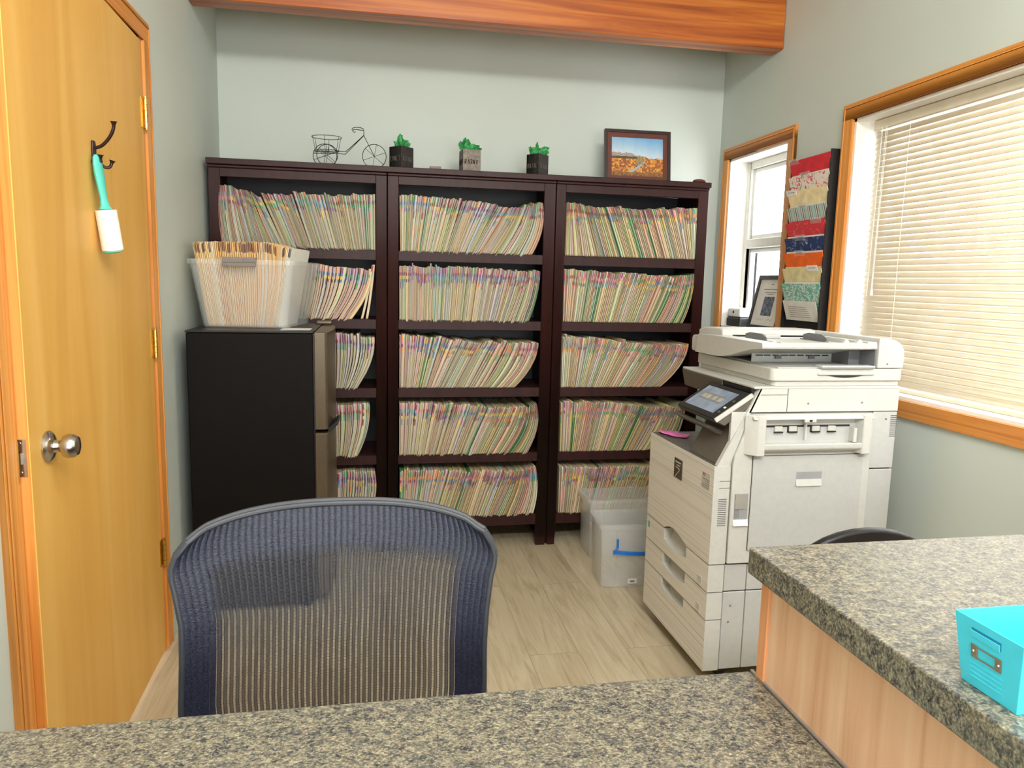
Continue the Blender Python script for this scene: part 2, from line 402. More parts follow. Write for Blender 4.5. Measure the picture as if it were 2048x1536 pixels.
# blind on the large window
bl = thing('window_blind', 'cream horizontal slat blind lowered over the large window on the right', 'blind', (1.925, 1.83, .93))
BX = 1.925; BY0, BY1 = W2[0]+.02, W2[1]-.045
a = MB().box(BX-.018, BX+.022, BY0, BY1, 1.912, 1.948)
unshift(bl, a.build('headrail', M['blind'], bl, bevel=.003))
a = MB(); nS = 43; zt, zb = 1.895, .962
for i in range(nS):
    z = zt-(zt-zb)*i/(nS-1); th = math.radians(64); pts = []
    for k in range(6):
        t = -1+2*k/5; r = .0125*t; cv = .0022*(1-t*t)
        pts.append((BX+r*math.cos(th)+cv*math.sin(th), z+r*math.sin(th)-cv*math.cos(th)))     # room edge lies lower
    vs = [(p[0], BY0, p[1]) for p in pts]+[(p[0], BY1, p[1]) for p in pts]
    a.add(vs, [(k, k+1, k+7, k+6) for k in range(5)], 0, None, True)
unshift(bl, a.build('slats', M['blind'], bl, solid=.0006))
a = MB().box(BX-.010, BX+.010, BY0, BY1, .930, .944)
unshift(bl, a.build('bottom_rail', M['blind'], bl, bevel=.002, seg=1))
a = MB()
for y in (BY1-.20, (BY0+BY1)/2, BY0+.2):
    for dx in (-.0155, .0155): a.tube([(BX+dx, y, 1.915), (BX+dx, y, .94)], .0009, 5)
    for i in range(nS): z = zt-(zt-zb)*i/(nS-1); a.tube([(BX-.0155, y, z-.012), (BX+.0155, y, z-.012)], .0006, 4)
unshift(bl, a.build('ladder_cord', M['paper'], bl))
a = MB(); y = BY1-.055
a.tube([(BX-.021, y, 1.915), (BX-.026, y-.004, 1.6), (BX-.028, y, 1.28)], .0022, 6)
unshift(bl, a.build('tilt_wand', M['plastic2'], bl))
a = MB(); y = BY1-.075
a.tube([(BX-.02, y, 1.915), (BX-.022, y+.003, 1.30)], .001, 5).tube([(BX-.02, y-.008, 1.915), (BX-.022, y-.002, 1.30)], .001, 5)
a.lathe([(.002, 0), (.006, .002), (.0045, .02), (.002, .024)], 10, 0, Matrix.Translation((BX-.022, y, 1.28)))
unshift(bl, a.build('pull_cord', M['paper'], bl))

# ------------------------------------------------------------------ bookcases
ZT = [1.432, 1.117, .797, .475, .163]; ZL = [1.387, 1.073, .752, .431, .108]
def bookcase(x0, x1, label, sw0, sw1):
    r = thing('bookcase', label, 'bookcase', ((x0+x1)/2, D+.17, 0), 0, None)
    def P(name, mb, m=None, **k): return unshift(r, mb.build(name, m or M['espresso'], r, **k))
    yb = D+.345
    P('crown_board', MB().box(x0-.004, x1+.002, D-.022, yb, 1.777, 1.802), bevel=.002, seg=1)
    P('crown_moulding', MB().box(x0, x1, D-.008, yb-.01, 1.764, 1.777), bevel=.004)
    P('top_rail', MB().box(x0+sw0, x1-sw1, D, D+.02, 1.727, 1.764), bevel=.0015, seg=1)
    for (a, b) in ((x0+.001, x0+sw0), (x1-sw1, x1-.001)):
        s = MB(); s.box(a, b, D, D+.02, .09, 1.764)
        ta, tb = (a, b-.006)
        s.prism([(a, .09), (b, .09), (b-.005, 0), (a+.003, 0)], 1, D, D+.02)
        P('stile', s, bevel=.0015, seg=1)
    for (a, b) in ((x0+.001, x0+.02), (x1-.02, x1-.001)):
        P('side_panel', MB().box(a, b, D+.02, yb, 0, 1.764))
    P('back_panel', MB().box(x0+.02, x1-.02, yb-.008, yb-.002, .1, 1.764), M['backing'])
    for k in range(5):
        s = MB(); s.box(x0+.02, x1-.02, D+.02, yb-.008, ZT[k]-.02, ZT[k]).box(x0+sw0, x1-sw1, D+.002, D+.02, ZL[k], ZT[k])
        P('shelf' if k < 4 else 'bottom_shelf', s, bevel=.001, seg=1)
    return r
bookcase(-.696, .068, 'dark espresso bookcase at the left, partly hidden by the black fridge', .050, .050)
bookcase(.070, .853, 'dark espresso bookcase standing in the middle of the three', .050, .056)
bookcase(.855, 1.622, 'dark espresso bookcase at the right, behind the copier', .046, .053)

# ------------------------------------------------------------------ file folders
CREAM = [(232, 208, 160), (228, 200, 158), (236, 216, 176), (224, 196, 160), (226, 210, 176), (240, 226, 196), (222, 206, 150)]
COV = CREAM*9+[(206, 216, 180), (190, 206, 158), (196, 206, 176), (216, 218, 204), (208, 206, 200), (236, 234, 226), (92, 158, 92), (70, 138, 84)]
PAGE = [(238, 232, 218), (246, 244, 238), (236, 224, 206), (228, 214, 190), (244, 236, 220)]
LAB = {'purple': (128, 72, 128), 'maroon': (150, 62, 84), 'orange': (230, 142, 70), 'yellow': (228, 192, 76), 'green': (84, 156, 98),
       'teal': (96, 158, 166), 'blue': (84, 122, 168), 'pink': (224, 134, 152), 'brown': (132, 84, 62), 'grey': (150, 140, 150)}
LN = list(LAB)
ST = [0, .02, .14, .3, .46, .58, .64, .70, .76, .82, .88, .94, .985, 1.0]
def interp(keys, u):
    if u <= keys[0][0]: return keys[0][1]
    for (a, p), (b, q) in zip(keys, keys[1:]):
        if u <= b: return p+(q-p)*(u-a)/max(1e-9, b-a)
    return keys[-1][1]
def file_mesh(mb, L0, L1, y0, dep, z0, leng, bulge, cover, page, labels, tabside, T=None, dip=0):
    """L0/L1: (bottom x, top x) of the left and right face of the file"""
    rings = []
    for s in ST:
        xs = []
        for b, t in (L0, L1): xs.append(b+(t-b)*s+bulge*4*s*(1-s)*.8)
        cl = (L0[1]+L1[1]-L0[0]-L1[0])/2
        h = math.sqrt(max(.01, leng*leng-cl*cl))
        z = z0+h*s
        xa, xb = xs; g = (xb-xa); xa += g*.07; xb -= g*.07; g = xb-xa
        fy = y0+(.006 if s in (0, 1.0) else .0015 if s in (.02, .985) else 0)
        ca = xa+g*(.42 if tabside else .22); cb = xb-g*(.16 if tabside else .34)
        zf = z-dip if s == 0 else z-dip*.9 if s == .02 else z; zc = zf+(dip*.5 if s == 0 else 0)
        rings += [(xa, fy, zc), (ca, fy, zf), (ca, fy+.009, zf), (cb, fy+.009, zf), (cb, fy, zf), (xb, fy, zc), (xb, y0+dep, z), (xa, y0+dep, z)]
    n = 8; fs = []; cs = []
    for i in range(len(ST)-1):
        sm = (ST[i]+ST[i+1])/2
        for j in range(n):
            fs.append((i*n+j, i*n+(j+1) % n, (i+1)*n+(j+1) % n, (i+1)*n+j))
            c = cover
            if j == 2: c = page
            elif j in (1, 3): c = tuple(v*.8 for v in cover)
            elif j == 0 and sm > .58 and sm < .985:
                k = int((.985-sm)/.0775); c = labels[min(k, len(labels)-1)] or cover
            elif j == 4 and sm > .64:
                k = int((.985-sm)/.0775); c = labels[min(k, len(labels)-1)] if (tabside == 0 or k % 2) else cover
                c = c or cover
            cs.append(lin(c))
    fs += [tuple(range(n-1, -1, -1)), tuple((len(ST)-1)*n+j for j in range(n))]; cs += [lin(cover), lin(cover)]
    if T is not None: rings = [tuple(T @ Vector(p)) for p in rings]
    mb.add(rings, fs, 0, cs)
KEY = {
(1,0):[(-0.643,-0.648),(-0.519,-0.578),(-0.504,-0.557),(-0.402,-0.503),(-0.234,-0.306),(-0.085,-0.132),(-0.02,-0.035),(0.016,0.015)],
(1,1):[(-0.640,-0.635),(-0.408,-0.391),(-0.251,-0.198),(-0.189,-0.099),(-0.129,-0.024),(-0.091,0.004)],
(1,2):[(-0.346,-0.363),(-0.193,-0.217),(-0.143,-0.123),(-0.109,-0.051),(-0.071,0.012)],
(1,3):[(-0.351,-0.355),(-0.191,-0.216),(-0.127,-0.103),(-0.068,-0.012)],
(1,4):[(-0.346,-0.339),(-0.183,-0.188),(-0.107,-0.077),(-0.022,0.012)],
(2,0):[(0.128,0.123),(0.256,0.311),(0.378,0.463),(0.502,0.63),(0.602,0.713),(0.70,0.763),(0.744,0.788)],
(2,1):[(0.124,0.123),(0.34,0.353),(0.505,0.544),(0.633,0.705),(0.735,0.785)],
(2,2):[(0.125,0.124),(0.171,0.193),(0.298,0.40),(0.398,0.509),(0.499,0.615),(0.562,0.681),(0.672,0.786)],
(2,3):[(0.125,0.125),(0.208,0.242),(0.315,0.385),(0.475,0.573),(0.578,0.689),(0.657,0.751),(0.744,0.786)],
(2,4):[(0.126,0.126),(0.181,0.201),(0.318,0.388),(0.48,0.55),(0.591,0.681),(0.702,0.756),(0.785,0.79)],
(3,0):[(0.905,0.905),(0.966,0.935),(1.084,1.005),(1.217,1.129),(1.353,1.27),(1.433,1.349),(1.506,1.428),(1.548,1.509),(1.562,1.562)],
(3,1):[(0.906,0.904),(0.940,0.958),(1.048,1.094),(1.089,1.142),(1.239,1.316),(1.369,1.464),(1.45,1.529),(1.516,1.563)],
(3,2):[(0.905,0.905),(0.964,0.986),(1.017,1.074),(1.122,1.23),(1.241,1.373),(1.349,1.474),(1.415,1.556)],
(3,3):[(0.909,0.906),(0.957,0.964),(1.001,1.043),(1.107,1.167),(1.198,1.293),(1.314,1.425),(1.394,1.505),(1.488,1.560)],
(3,4):[(0.911,0.908),(0.975,1.003),(1.04,1.081),(1.153,1.217),(1.3,1.377),(1.49,1.560)]}
CNT = {(1,0):72,(1,1):44,(1,2):30,(1,3):30,(1,4):30,(2,0):80,(2,1):82,(2,2):58,(2,3):62,(2,4):60,(3,0):58,(3,1):60,(3,2):56,(3,3):56,(3,4):50}
SINGLE = [(3,0),(3,1),(3,2),(2,2),(3,3)]
SAG = {(1,1):.03,(1,2):.03,(1,3):.022,(1,4):.025,(2,0):.03,(2,1):.015,(2,2):.034,(2,3):.034,(2,4):.02,(3,1):.02,(3,2):.04,(3,3):.02}
ORD = ['top', 'second', 'third', 'fourth', 'bottom']; CASE = {1: 'left', 2: 'middle', 3: 'right'}
def cname(c):
    if c[1] > c[0]+30 and c[1] > c[2]+30: return 'green'
    if c[1] > c[0]+8: return 'pale green'
    if min(c) > 195 and max(c)-min(c) < 16: return 'off-white'
    if max(c)-min(c) < 20: return 'pale grey'
    return 'cream' if c[0]-c[2] < 62 else 'buff'
rest = MB()
for key, kp in KEY.items():
    N = CNT[key]; cum = [0]
    for (b0, t0), (b1, t1) in zip(kp, kp[1:]): cum.append(cum[-1]+abs(b1-b0)*.5+abs(t1-t0)*.5)
    tot = cum[-1]; kb = [(c/tot, k[0]) for c, k in zip(cum, kp)]; kt = [(c/tot, k[1]) for c, k in zip(cum, kp)]
    wts = [random.choice([.6, .8, .9, 1, 1.1, 1.3, 1.9]) for _ in range(N)]; S = sum(wts); acc = 0
    run = [random.choice(LN) for _ in range(5)]; l0 = .248 if key != (1, 0) else .262
    cf = random.choice(CREAM); jit = 0
    for i in range(N):
        u0 = acc/S; acc += wts[i]; u1 = acc/S; um = (u0+u1)/2
        if random.random() < .10: run[1] = random.choice(LN)
        if random.random() < .22: run[2] = random.choice(LN)
        if random.random() < .35: run[3] = random.choice(LN)
        run[0] = random.choice(['purple', 'maroon', 'maroon', 'pink', 'orange', 'grey', 'green'])
        labs = [LAB[run[0]], LAB[run[1]], LAB[run[2]], LAB[run[3]] if random.random() < .8 else None, LAB[random.choice(LN)] if random.random() < .35 else None]
        labs = [tuple(.94*v+.06*215 for v in c) if c else None for c in labs]
        if random.random() < .12: labs = [None, labs[1], None, None, None]
        cover = tuple(v*random.uniform(.80, .97) for v in random.choice(COV)); page = tuple(v*random.uniform(.82, .98) for v in random.choice(PAGE))
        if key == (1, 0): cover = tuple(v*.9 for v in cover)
        jit = .5*jit+random.uniform(-.006, .006)
        le = l0+jit*.8+(random.uniform(.004, .012) if random.random() < .07 else 0)-(.012 if key[1] == 4 else 0)
        if key == (1, 0): le -= .020*min(1, um/.25)
        sg = SAG.get(key, 0); q = max(0, (um-.62)/.38) if key[0] > 1 else max(0, (um-.45)/.55); sag = sg*q*q*(3-2*q)
        if key == (1, 0): sag = -.012*max(0, 1-um/.16)
        fy = D-.009+random.uniform(-.006, .004)+max(0, jit)
        mb = MB() if key in SINGLE else rest
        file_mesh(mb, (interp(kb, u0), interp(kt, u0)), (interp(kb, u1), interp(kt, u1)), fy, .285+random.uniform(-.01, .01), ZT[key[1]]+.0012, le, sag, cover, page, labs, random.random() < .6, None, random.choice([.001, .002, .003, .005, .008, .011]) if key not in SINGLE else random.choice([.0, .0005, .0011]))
        if key in SINGLE:
            o = mb.build('file_folder', M['folder'])
            pos = 'left end' if um < .2 else 'left middle' if um < .42 else 'centre' if um < .6 else 'right middle' if um < .82 else 'right end'
            th = 'thick' if wts[i] > 1.2 else 'thin' if wts[i] < .85 else 'medium'
            g = '%s %s file folders with %s labels, %s of the %s shelf, %s bookcase' % (th, cname(cover), run[0], pos, ORD[key[1]], CASE[key[0]])
            tag(o, '%s %s folder, %s top label, %s of the %s shelf, %s bookcase' % (th, cname(cover), run[0], pos, ORD[key[1]], CASE[key[0]]), 'file folder', g)
for q in ((-.052, 0.010), (-.030, .014)):   # two files standing apart at the right of the second shelf
    file_mesh(rest, (q[0], q[1]-.012), (q[0]+.012, q[1]), D+.003, .28, ZT[1]+.0012, .25, .004, CREAM[1], PAGE[0], [LAB['maroon'], LAB['grey'], None, None, None], 1)
o = rest.build('file_folders', M['folder'])
tag(o, 'cream file folders with coloured labels packed on the remaining bookcase shelves', 'file folders', None, 'stuff')

# ------------------------------------------------------------------ things on top of the bookcases
TZ = 1.802
def rr(w_, d_, r, n=5):
    pts = []
    for cx, cy, a0 in ((w_/2-r, d_/2-r, 0), (-w_/2+r, d_/2-r, 90), (-w_/2+r, -d_/2+r, 180), (w_/2-r, -d_/2+r, 270)):
        for k in range(n+1):
            a = math.radians(a0+90*k/n); pts.append((cx+r*math.cos(a), cy+r*math.sin(a)))
    return pts
def loft(mb, rings, m=0, cap0=True, cap1=True, smooth=True, Mx=None):
    n = len(rings[0]); vs = [p for r in rings for p in r]
    fs = [(i*n+j, i*n+(j+1) % n, (i+1)*n+(j+1) % n, (i+1)*n+j) for i in range(len(rings)-1) for j in range(n)]
    if cap0: fs.append(tuple(range(n-1, -1, -1)))
    if cap1: fs.append(tuple((len(rings)-1)*n+j for j in range(n)))
    return mb.add(vs, fs, m, None, smooth, Mx)
bk = thing('wire_bicycle', 'small dark wire bicycle ornament with a basket, on the left bookcase', 'ornament', (-.10, 3.575, TZ), -.10)
s_ = .00061   # metres per crop pixel
def bp(x, z, y=0): return ((x-380)*s_, y, (448-z)*s_)
def wheel(cx, cz, r, y, name='wheel', parent=bk):
    a = MB(); a.tube([(bp(cx, cz)[0]+r*s_*math.cos(2*PI*k/32), y, bp(cx, cz)[2]+r*s_*math.sin(2*PI*k/32)) for k in range(32)], .0016, 6, closed=True)
    for k in range(3):
        q = PI*k/3+.35; c = bp(cx, cz)
        a.tube([(c[0]-r*s_*math.cos(q), y, c[2]-r*s_*math.sin(q)), (c[0]+r*s_*math.cos(q), y, c[2]+r*s_*math.sin(q))], .001, 5)
    a.build(name, M['wire'], parent)
wheel(565, 358, 88, 0); wheel(192, 358, 88, .035); wheel(228, 370, 76, -.040)
a = MB()
for (cz, rx) in ((232, 110), (330, 90)):
    a.tube([(bp(215, cz)[0]+rx*s_*math.cos(2*PI*k/28), rx*s_*math.sin(2*PI*k/28)*.8, bp(0, cz)[2]) for k in range(28)], .0014, 6, closed=True)
for k in range(6):
    q = 2*PI*k/6+.5
    a.tube([(bp(215, 0)[0]+110*s_*math.cos(q), 110*s_*.8*math.sin(q), bp(0, 232)[2]), (bp(215, 0)[0]+90*s_*math.cos(q), 90*s_*.8*math.sin(q), bp(0, 330)[2])], .0011, 5)
for q in (0, PI/2): a.tube([(bp(215, 0)[0]-90*s_*math.cos(q), -90*s_*.8*math.sin(q), bp(0, 330)[2]), (bp(215, 0)[0]+90*s_*math.cos(q), 90*s_*.8*math.sin(q), bp(0, 330)[2])], .0011, 5)
a.build('basket', M['wire'], bk)
a = MB()
for y in (.006, -.006):
    d = 0 if y > 0 else 22
    a.tube([(bp(120, 352)[0], y, bp(0, 340+d*.6)[2]), bp(300, 326+d, y), bp(352, 329+d, y), bp(420, 268+d*.6, y), bp(486, 208+d*.2, y*.3)], .0016, 6)
a.tube([bp(486, 206), bp(520, 272), bp(565, 358)], .0016, 6)
a.tube([bp(192, 358, .035), bp(228, 370, -.040)], .0014, 6)
a.build('frame', M['wire'], bk)
a = MB(); a.tube([bp(487, 212), bp(488, 180), bp(484, 160), bp(460, 150, .01), bp(425, 146, .02), bp(402, 150, .025), bp(394, 160, .026), bp(402, 168, .025), bp(412, 162, .024)], .0016, 6)
a.tube([bp(486, 172), bp(460, 174, -.012), bp(430, 174, -.022), bp(414, 180, -.026), bp(412, 192, -.026), bp(424, 197, -.025), bp(432, 190, -.024)], .0016, 6)
a.build('handlebar', M['wire'], bk)

M['boxdark'] = flat('dark_woodgrain_box', (44, 38, 34), .55, 0, .25, 60); M['boxgrey'] = flat('weathered_grey_box', (122, 112, 102), .6, 0, .16, 50)
M['cut'] = flat('dark_cut_letters', (24, 20, 18), .7, 0, .05); M['cut2'] = flat('worn_grey_letters', (84, 78, 72), .7, 0, .05)
STROKES = [[(0,1),(.35,1.1),(.6,.8),(.2,.5),(.6,.2),(0,0)], [(0,0),(0,1),(.5,1),(.5,.5),(0,.5),(.6,0)], [(0,0),(.3,1),(.6,0)], [(0,1),(.3,0),(.6,1)], [(.5,1),(0,1),(0,0),(.5,0)], [(0,0),(0,1),(.5,0),(.5,1)]]
def gift(x, y, rz, sz, h, mat, cut, label, seed, peak):
    g = thing('gift_box', label, 'gift box', (x, y, TZ), rz)
    a = MB(); t = .004; s2 = sz/2
    for q in ((-s2, s2, -s2, -s2+t), (-s2, s2, s2-t, s2), (-s2, -s2+t, -s2+t, s2-t), (s2-t, s2, -s2+t, s2-t)): a.box(*q, 0, h)
    a.box(-s2+t, s2-t, -s2+t, s2-t, 0, .004)
    a.build('box', mat, g, bevel=.0008, seg=1)
    rnd = random.Random(seed)
    for face in (0, 1):
        b = MB(); n = 5; w0 = sz*.78/n
        for i in range(n):
            st = STROKES[rnd.randrange(6)]
            for (p, q) in zip(st, st[1:]):
                P = [(-s2*.78+i*w0+k[0]*w0, h*.36+k[1]*h*.20) for k in (p, q)]
                b.tube([(P[0][0], -s2-.0003, P[0][1]), (P[1][0], -s2-.0003, P[1][1])] if face == 0 else [(-s2-.0003, -P[0][0], P[0][1]), (-s2-.0003, -P[1][0], P[1][1])], .0013, 4)
        b.build('lettering', cut, g)
    b = MB()
    for (dx, ht, wd, fl) in peak:      # crumpled sheets of tissue rising out of the box
        ny, nw = 7, 7; vs = []; ph = rnd.uniform(0, 6)
        for j in range(ny+1):
            t = j/ny
            for i in range(nw+1):
                u = i/nw-.5; wj = wd*(.55+1.0*t-1.25*t*t*(1 if ht > .04 else .6))
                x_ = dx*(.35+t*1.0)+u*wj+rnd.uniform(-.0025, .0025)
                y_ = fl*t*.02+.010*math.sin(u*9+ph+t*2)*(1-.3*t)+rnd.uniform(-.003, .003)
                vs.append((x_*math.cos(-rz)-y_*math.sin(-rz), x_*math.sin(-rz)+y_*math.cos(-rz), h-.012+(ht+.012)*t*(1-.25*abs(u))+rnd.uniform(-.0025, .0025)))
        b.add(vs, [(j*(nw+1)+i, j*(nw+1)+i+1, (j+1)*(nw+1)+i+1, (j+1)*(nw+1)+i) for j in range(ny) for i in range(nw)])
    b.build('tissue_paper', M['tissue'], g, solid=.0004)
gift(.134, 3.545, math.radians(45), .078, .098, M['boxdark'], M['cut2'], 'dark gift box with green tissue paper, on the middle bookcase beside the wire bicycle', 3, [(-.004, .062, .050, 0), (.008, .040, .052, 1), (-.014, .026, .045, -1), (.016, .022, .046, -1), (.0, .020, .06, 1)])
gift(.452, 3.560, math.radians(6), .084, .103, M['boxgrey'], M['cut'], 'grey gift box with dark lettering and green tissue paper', 4, [(-.018, .060, .050, 0), (-.030, .046, .060, 1), (-.010, .050, .052, -1), (.030, .018, .046, 0), (.014, .028, .06, -1), (-.024, .032, .06, 0)])
gift(.775, 3.555, math.radians(42), .075, .100, M['boxdark'], M['cut2'], 'dark gift box with green tissue, at the right end of the middle bookcase', 9, [(-.002, .062, .030, 0), (-.026, .042, .044, 1), (.024, .040, .050, -1), (.034, .024, .040, 1), (-.008, .034, .064, -1), (.010, .030, .05, 0)])
tag(MB().box(.262, .312, 3.50, 3.53, TZ, TZ+.016).build('wood_block', M['frameinner'], bevel=.002), 'small flat reddish block lying on the middle bookcase', 'block')
a = MB(); a.lathe([(0, 0), (.018, 0), (.027, .006), (.024, .014), (.012, .019), (0, .020)], 20, 0, Matrix.Translation((1.575, 3.50, TZ)) @ Matrix.Diagonal((1.25, .8, 1, 1)))
tag(a.build('river_stone', M['frameinner']), 'small reddish oval stone at the right end of the right bookcase', 'stone')

# framed landscape print
pf = thing('picture_frame', 'dark framed autumn landscape print leaning on the right bookcase', 'picture frame', (1.3, 3.62, TZ), math.radians(-2))
T = Matrix.Rotation(math.radians(-7), 4, 'X')
FW, FH = .338, .262
a = MB(); t1 = .014
a.box(-FW/2, FW/2, -.012, .012, 0, t1, 0, None, T).box(-FW/2, FW/2, -.012, .012, FH-t1, FH, 0, None, T).box(-FW/2, -FW/2+t1, -.012, .012, t1, FH-t1, 0, None, T).box(FW/2-t1, FW/2, -.012, .012, t1, FH-t1, 0, None, T)
a.build('outer_frame', M['frameouter'], pf)
a = MB(); t2 = .036
a.box(-FW/2+t1, FW/2-t1, -.006, .008, t1, t2, 0, None, T).box(-FW/2+t1, FW/2-t1, -.006, .008, FH-t2, FH-t1, 0, None, T).box(-FW/2+t1, -FW/2+t2, -.006, .008, t2, FH-t2, 0, None, T).box(FW/2-t2, FW/2-t1, -.006, .008, t2, FH-t2, 0, None, T)
a.build('inner_frame', M['frameinner'], pf)
a = MB(); nx, nz = 96, 66; rnd = random.Random(5); vs = []; fs = []; cs = []
for j in range(nz+1):
    for i in range(nx+1): vs.append((-FW/2+t2+(FW-2*t2)*i/nx, 0, t2+(FH-2*t2)*j/nz))
cl = {}
for j in range(nz):
    for i in range(nx):
        fs.append((j*(nx+1)+i, j*(nx+1)+i+1, (j+1)*(nx+1)+i+1, (j+1)*(nx+1)+i)); u, v = i/nx, j/nz
        hill = .555+.05*math.sin(u*5+.6)+.014*math.sin(u*23)+.008*math.sin(u*51)-.05*u*u
        k_ = cl.setdefault((i//3, j//3), rnd.random()); q = rnd.random()
        if v > hill: t = (v-hill)/.45; c = (196-78*t, 212-44*t, 224-14*t)
        elif v > .50: c = (168+20*q, 150+18*q, 148+16*q) if (i//5+j) % 3 else (128, 112, 108)
        elif v > .44 and u < .5: c = (64+30*q, 62+24*q, 44)
        else:
            c = ((206, 132, 52), (226, 160, 64), (172, 96, 40), (140, 84, 44))[int(k_*3.99)]
            c = tuple(x*(.8+.35*q) for x in c)
            rx = .40+.75*(v-.08)-1.3*(v-.30)**2
            if v < .38 and abs(u-rx) < .03+.06*(.38-v): c = (150+20*q, 164+14*q, 178)
            if v > .3 and .45 < u < .62 and q > .4: c = (140, 134, 96)
            if v < .10: c = (104+60*k_, 72+40*k_, 44)
        cs.append(lin(c))
a.add(vs, fs, 0, cs, False, T); a.build('landscape_print', M['colour'], pf)
a = MB().box(-.02, .02, .012, .06, 0, .006).box(-.02, .02, .05, .056, .004, .17, 0, None); a.build('easel_back', M['frameouter'], pf)

# ------------------------------------------------------------------ fridge and the clear box on it
fr = thing('mini_fridge', 'black mini fridge with taupe steel doors facing right, beside the left wall', 'fridge', (-.44, 3.16, 0))
def FP(name, mb, m, **k): return unshift(fr, mb.build(name, m, fr, **k))
FX0, FX1, FY0, FY1, FZ = -.672, -.220, 2.885, 3.44, 1.100
FP('body', MB().box(FX0, FX1, FY0, FY1, .03, FZ-.008), M['fridge'], bevel=.006)
FP('top_panel', MB().box(FX0-.002, FX1+.002, FY0-.002, FY1+.002, FZ-.008, FZ), M['black'], bevel=.003)
def fdoor(name, z0, z1, notch):
    pr = [(FX1+.004, FY0+.002), (FX1+.044, FY0+.002), (FX1+.052, FY0+.012)]
    for k in range(9):
        t = k/8; pr.append((FX1+.052+.016*math.sin(PI*t)**.8 if 0 < t < 1 else FX1+.052, FY0+.012+(FY1-FY0-.024)*t))
    pr += [(FX1+.044, FY1-.002), (FX1+.004, FY1-.002)]
    FP(name, MB().prism(pr, 2, z0, z1), M['fridgedoor'], bevel=.003)
fdoor('freezer_door', .722, FZ-.004, 0); fdoor('fridge_door', .06, .708, 0)
FP('door_gasket', MB().box(FX1-.001, FX1+.005, FY0+.008, FY1-.008, .06, FZ-.01), M['black'])
h = MB(); h.prism([(FX1+.05, .700), (FX1+.090, .738), (FX1+.094, .752), (FX1+.086, .752), (FX1+.05, .722)], 1, FY0+.03, FY0+.16)
FP('door_handle', h, M['black'], bevel=.002)
FP('hinge_cap', MB().box(FX1-.02, FX1+.045, FY1-.09, FY1-.03, FZ, FZ+.014), M['fridgedoor'], bevel=.004)
f = MB()
for x in (FX0+.04, FX1-.04):
    for y in (FY0+.05, FY1-.05): f.lathe([(.018, 0), (.018, .03), (.012, .032)], 14, 0, Matrix.Translation((x, y, 0)))
FP('feet', f, M['black'])

def tub(name, label, loc, rz, w0, d0, w1, d1, h, mat, rim=.012, parent=None, group=None):
    t = thing(name, label, 'storage box', loc, rz, group); th = .0022
    a = MB(); R_ = []
    def ring(w_, d_, z, r=.028): return [(x, y, z) for x, y in rr(w_, d_, r)]
    R_ = [ring(w0, d0, 0), ring(w0+.004, d0+.004, .004), ring(w1, d1, h-.022), ring(w1+.002, d1+.002, h-.020)]
    R_ += [ring(w1+2*rim, d1+2*rim, h-.019), ring(w1+2*rim, d1+2*rim, h), ring(w1-2*th, d1-2*th, h), ring(w0-2*th, d0-2*th, th+.002)]
    loft(a, R_, smooth=True); a.build('box_shell', mat, t, sharp=30)
    return t
BA = math.radians(-10); c_ = math.cos(BA); s__ = math.sin(BA)
def bxy(lx, ly): return (-.4915+.0+lx*c_-ly*s__, 3.033+lx*s__+ly*c_)
BW, BD, BH = .322, .36, .262
cx_, cy_ = bxy(0, BD/2)
tb = tub('storage_box', 'clear plastic box full of manila folders standing on the fridge', (cx_, cy_, FZ+.0012), BA, BW, BD, BW+.075, BD+.05, BH, M['plastic'], .008)
for sy, nm in ((-1, 1), (1, 0)):
    a = MB(); yy = sy*((BD+.05)/2+.012)
    a.box(-.062, .066, yy-.006, yy+.006, BH-.012, BH+.008).box(-.062, .066, yy-.005, yy+.004, BH-.026, BH-.012)
    tag(a.build('clip_handle', M['greyh'], tb, bevel=.002), 'grey clip handle')
# manila folders in that box, one by one
N = 58; wts = [random.uniform(.7, 1.4) for _ in range(N)]; S = sum(wts); acc = 0
TB = Matrix.Translation((cx_, cy_, FZ+.006)) @ Matrix.Rotation(BA, 4, 'Z')
kb = [(0, -.146), (.25, -.078), (.45, -.01), (.62, .052), (1, .128)]; kt = [(0, -.198), (.25, -.112), (.45, -.03), (.62, .062), (1, .186)]
for i in range(N):
    u0 = acc/S; acc += wts[i]; u1 = acc/S; um = (u0+u1)/2
    cov = random.choice([(250, 212, 150), (246, 200, 138), (240, 194, 132), (252, 222, 170), (246, 210, 152)])
    if random.random() < .10 or um > .95: cov = (244, 240, 230)
    tone = 'white' if cov[2] > 200 else 'pale manila' if cov[2] > 158 else 'manila'
    tabc = random.choice([(88, 50, 70), (60, 40, 60), (110, 60, 60), None, None])
    mb = MB(); sag = .030*max(0, (um-.42)/.58)*(1-um)*3.2-.0
    lt_ = .325+random.uniform(-.004, .004)-(.014 if um > .8 else 0)
    file_mesh(mb, (interp(kb, u0), interp(kt, u0)), (interp(kb, u1), interp(kt, u1)), -.158+random.uniform(-.004, .004), .27, 0, lt_, sag, cov, (250, 232, 196), [tabc, None, None, None, None], 0, TB)
    o = mb.build('manila_folder', M['folder'])
    pos = 'left end' if um < .2 else 'left middle' if um < .42 else 'centre' if um < .6 else 'right middle' if um < .82 else 'right end'
    lb = '%s folder%s at the %s of the clear fridge-top box' % (tone, ' with dark edge' if tabc else '', pos)
    tag(o, lb, 'folder', lb.replace('folder', 'folders', 1))
sh = MB().box(-.345, -.235, 2.95, 3.06, FZ+.0002, FZ+.0008)
tag(sh.build('paper_sheet', M['paper']), 'white paper sheet lying on the fridge under the clear box corner', 'paper')

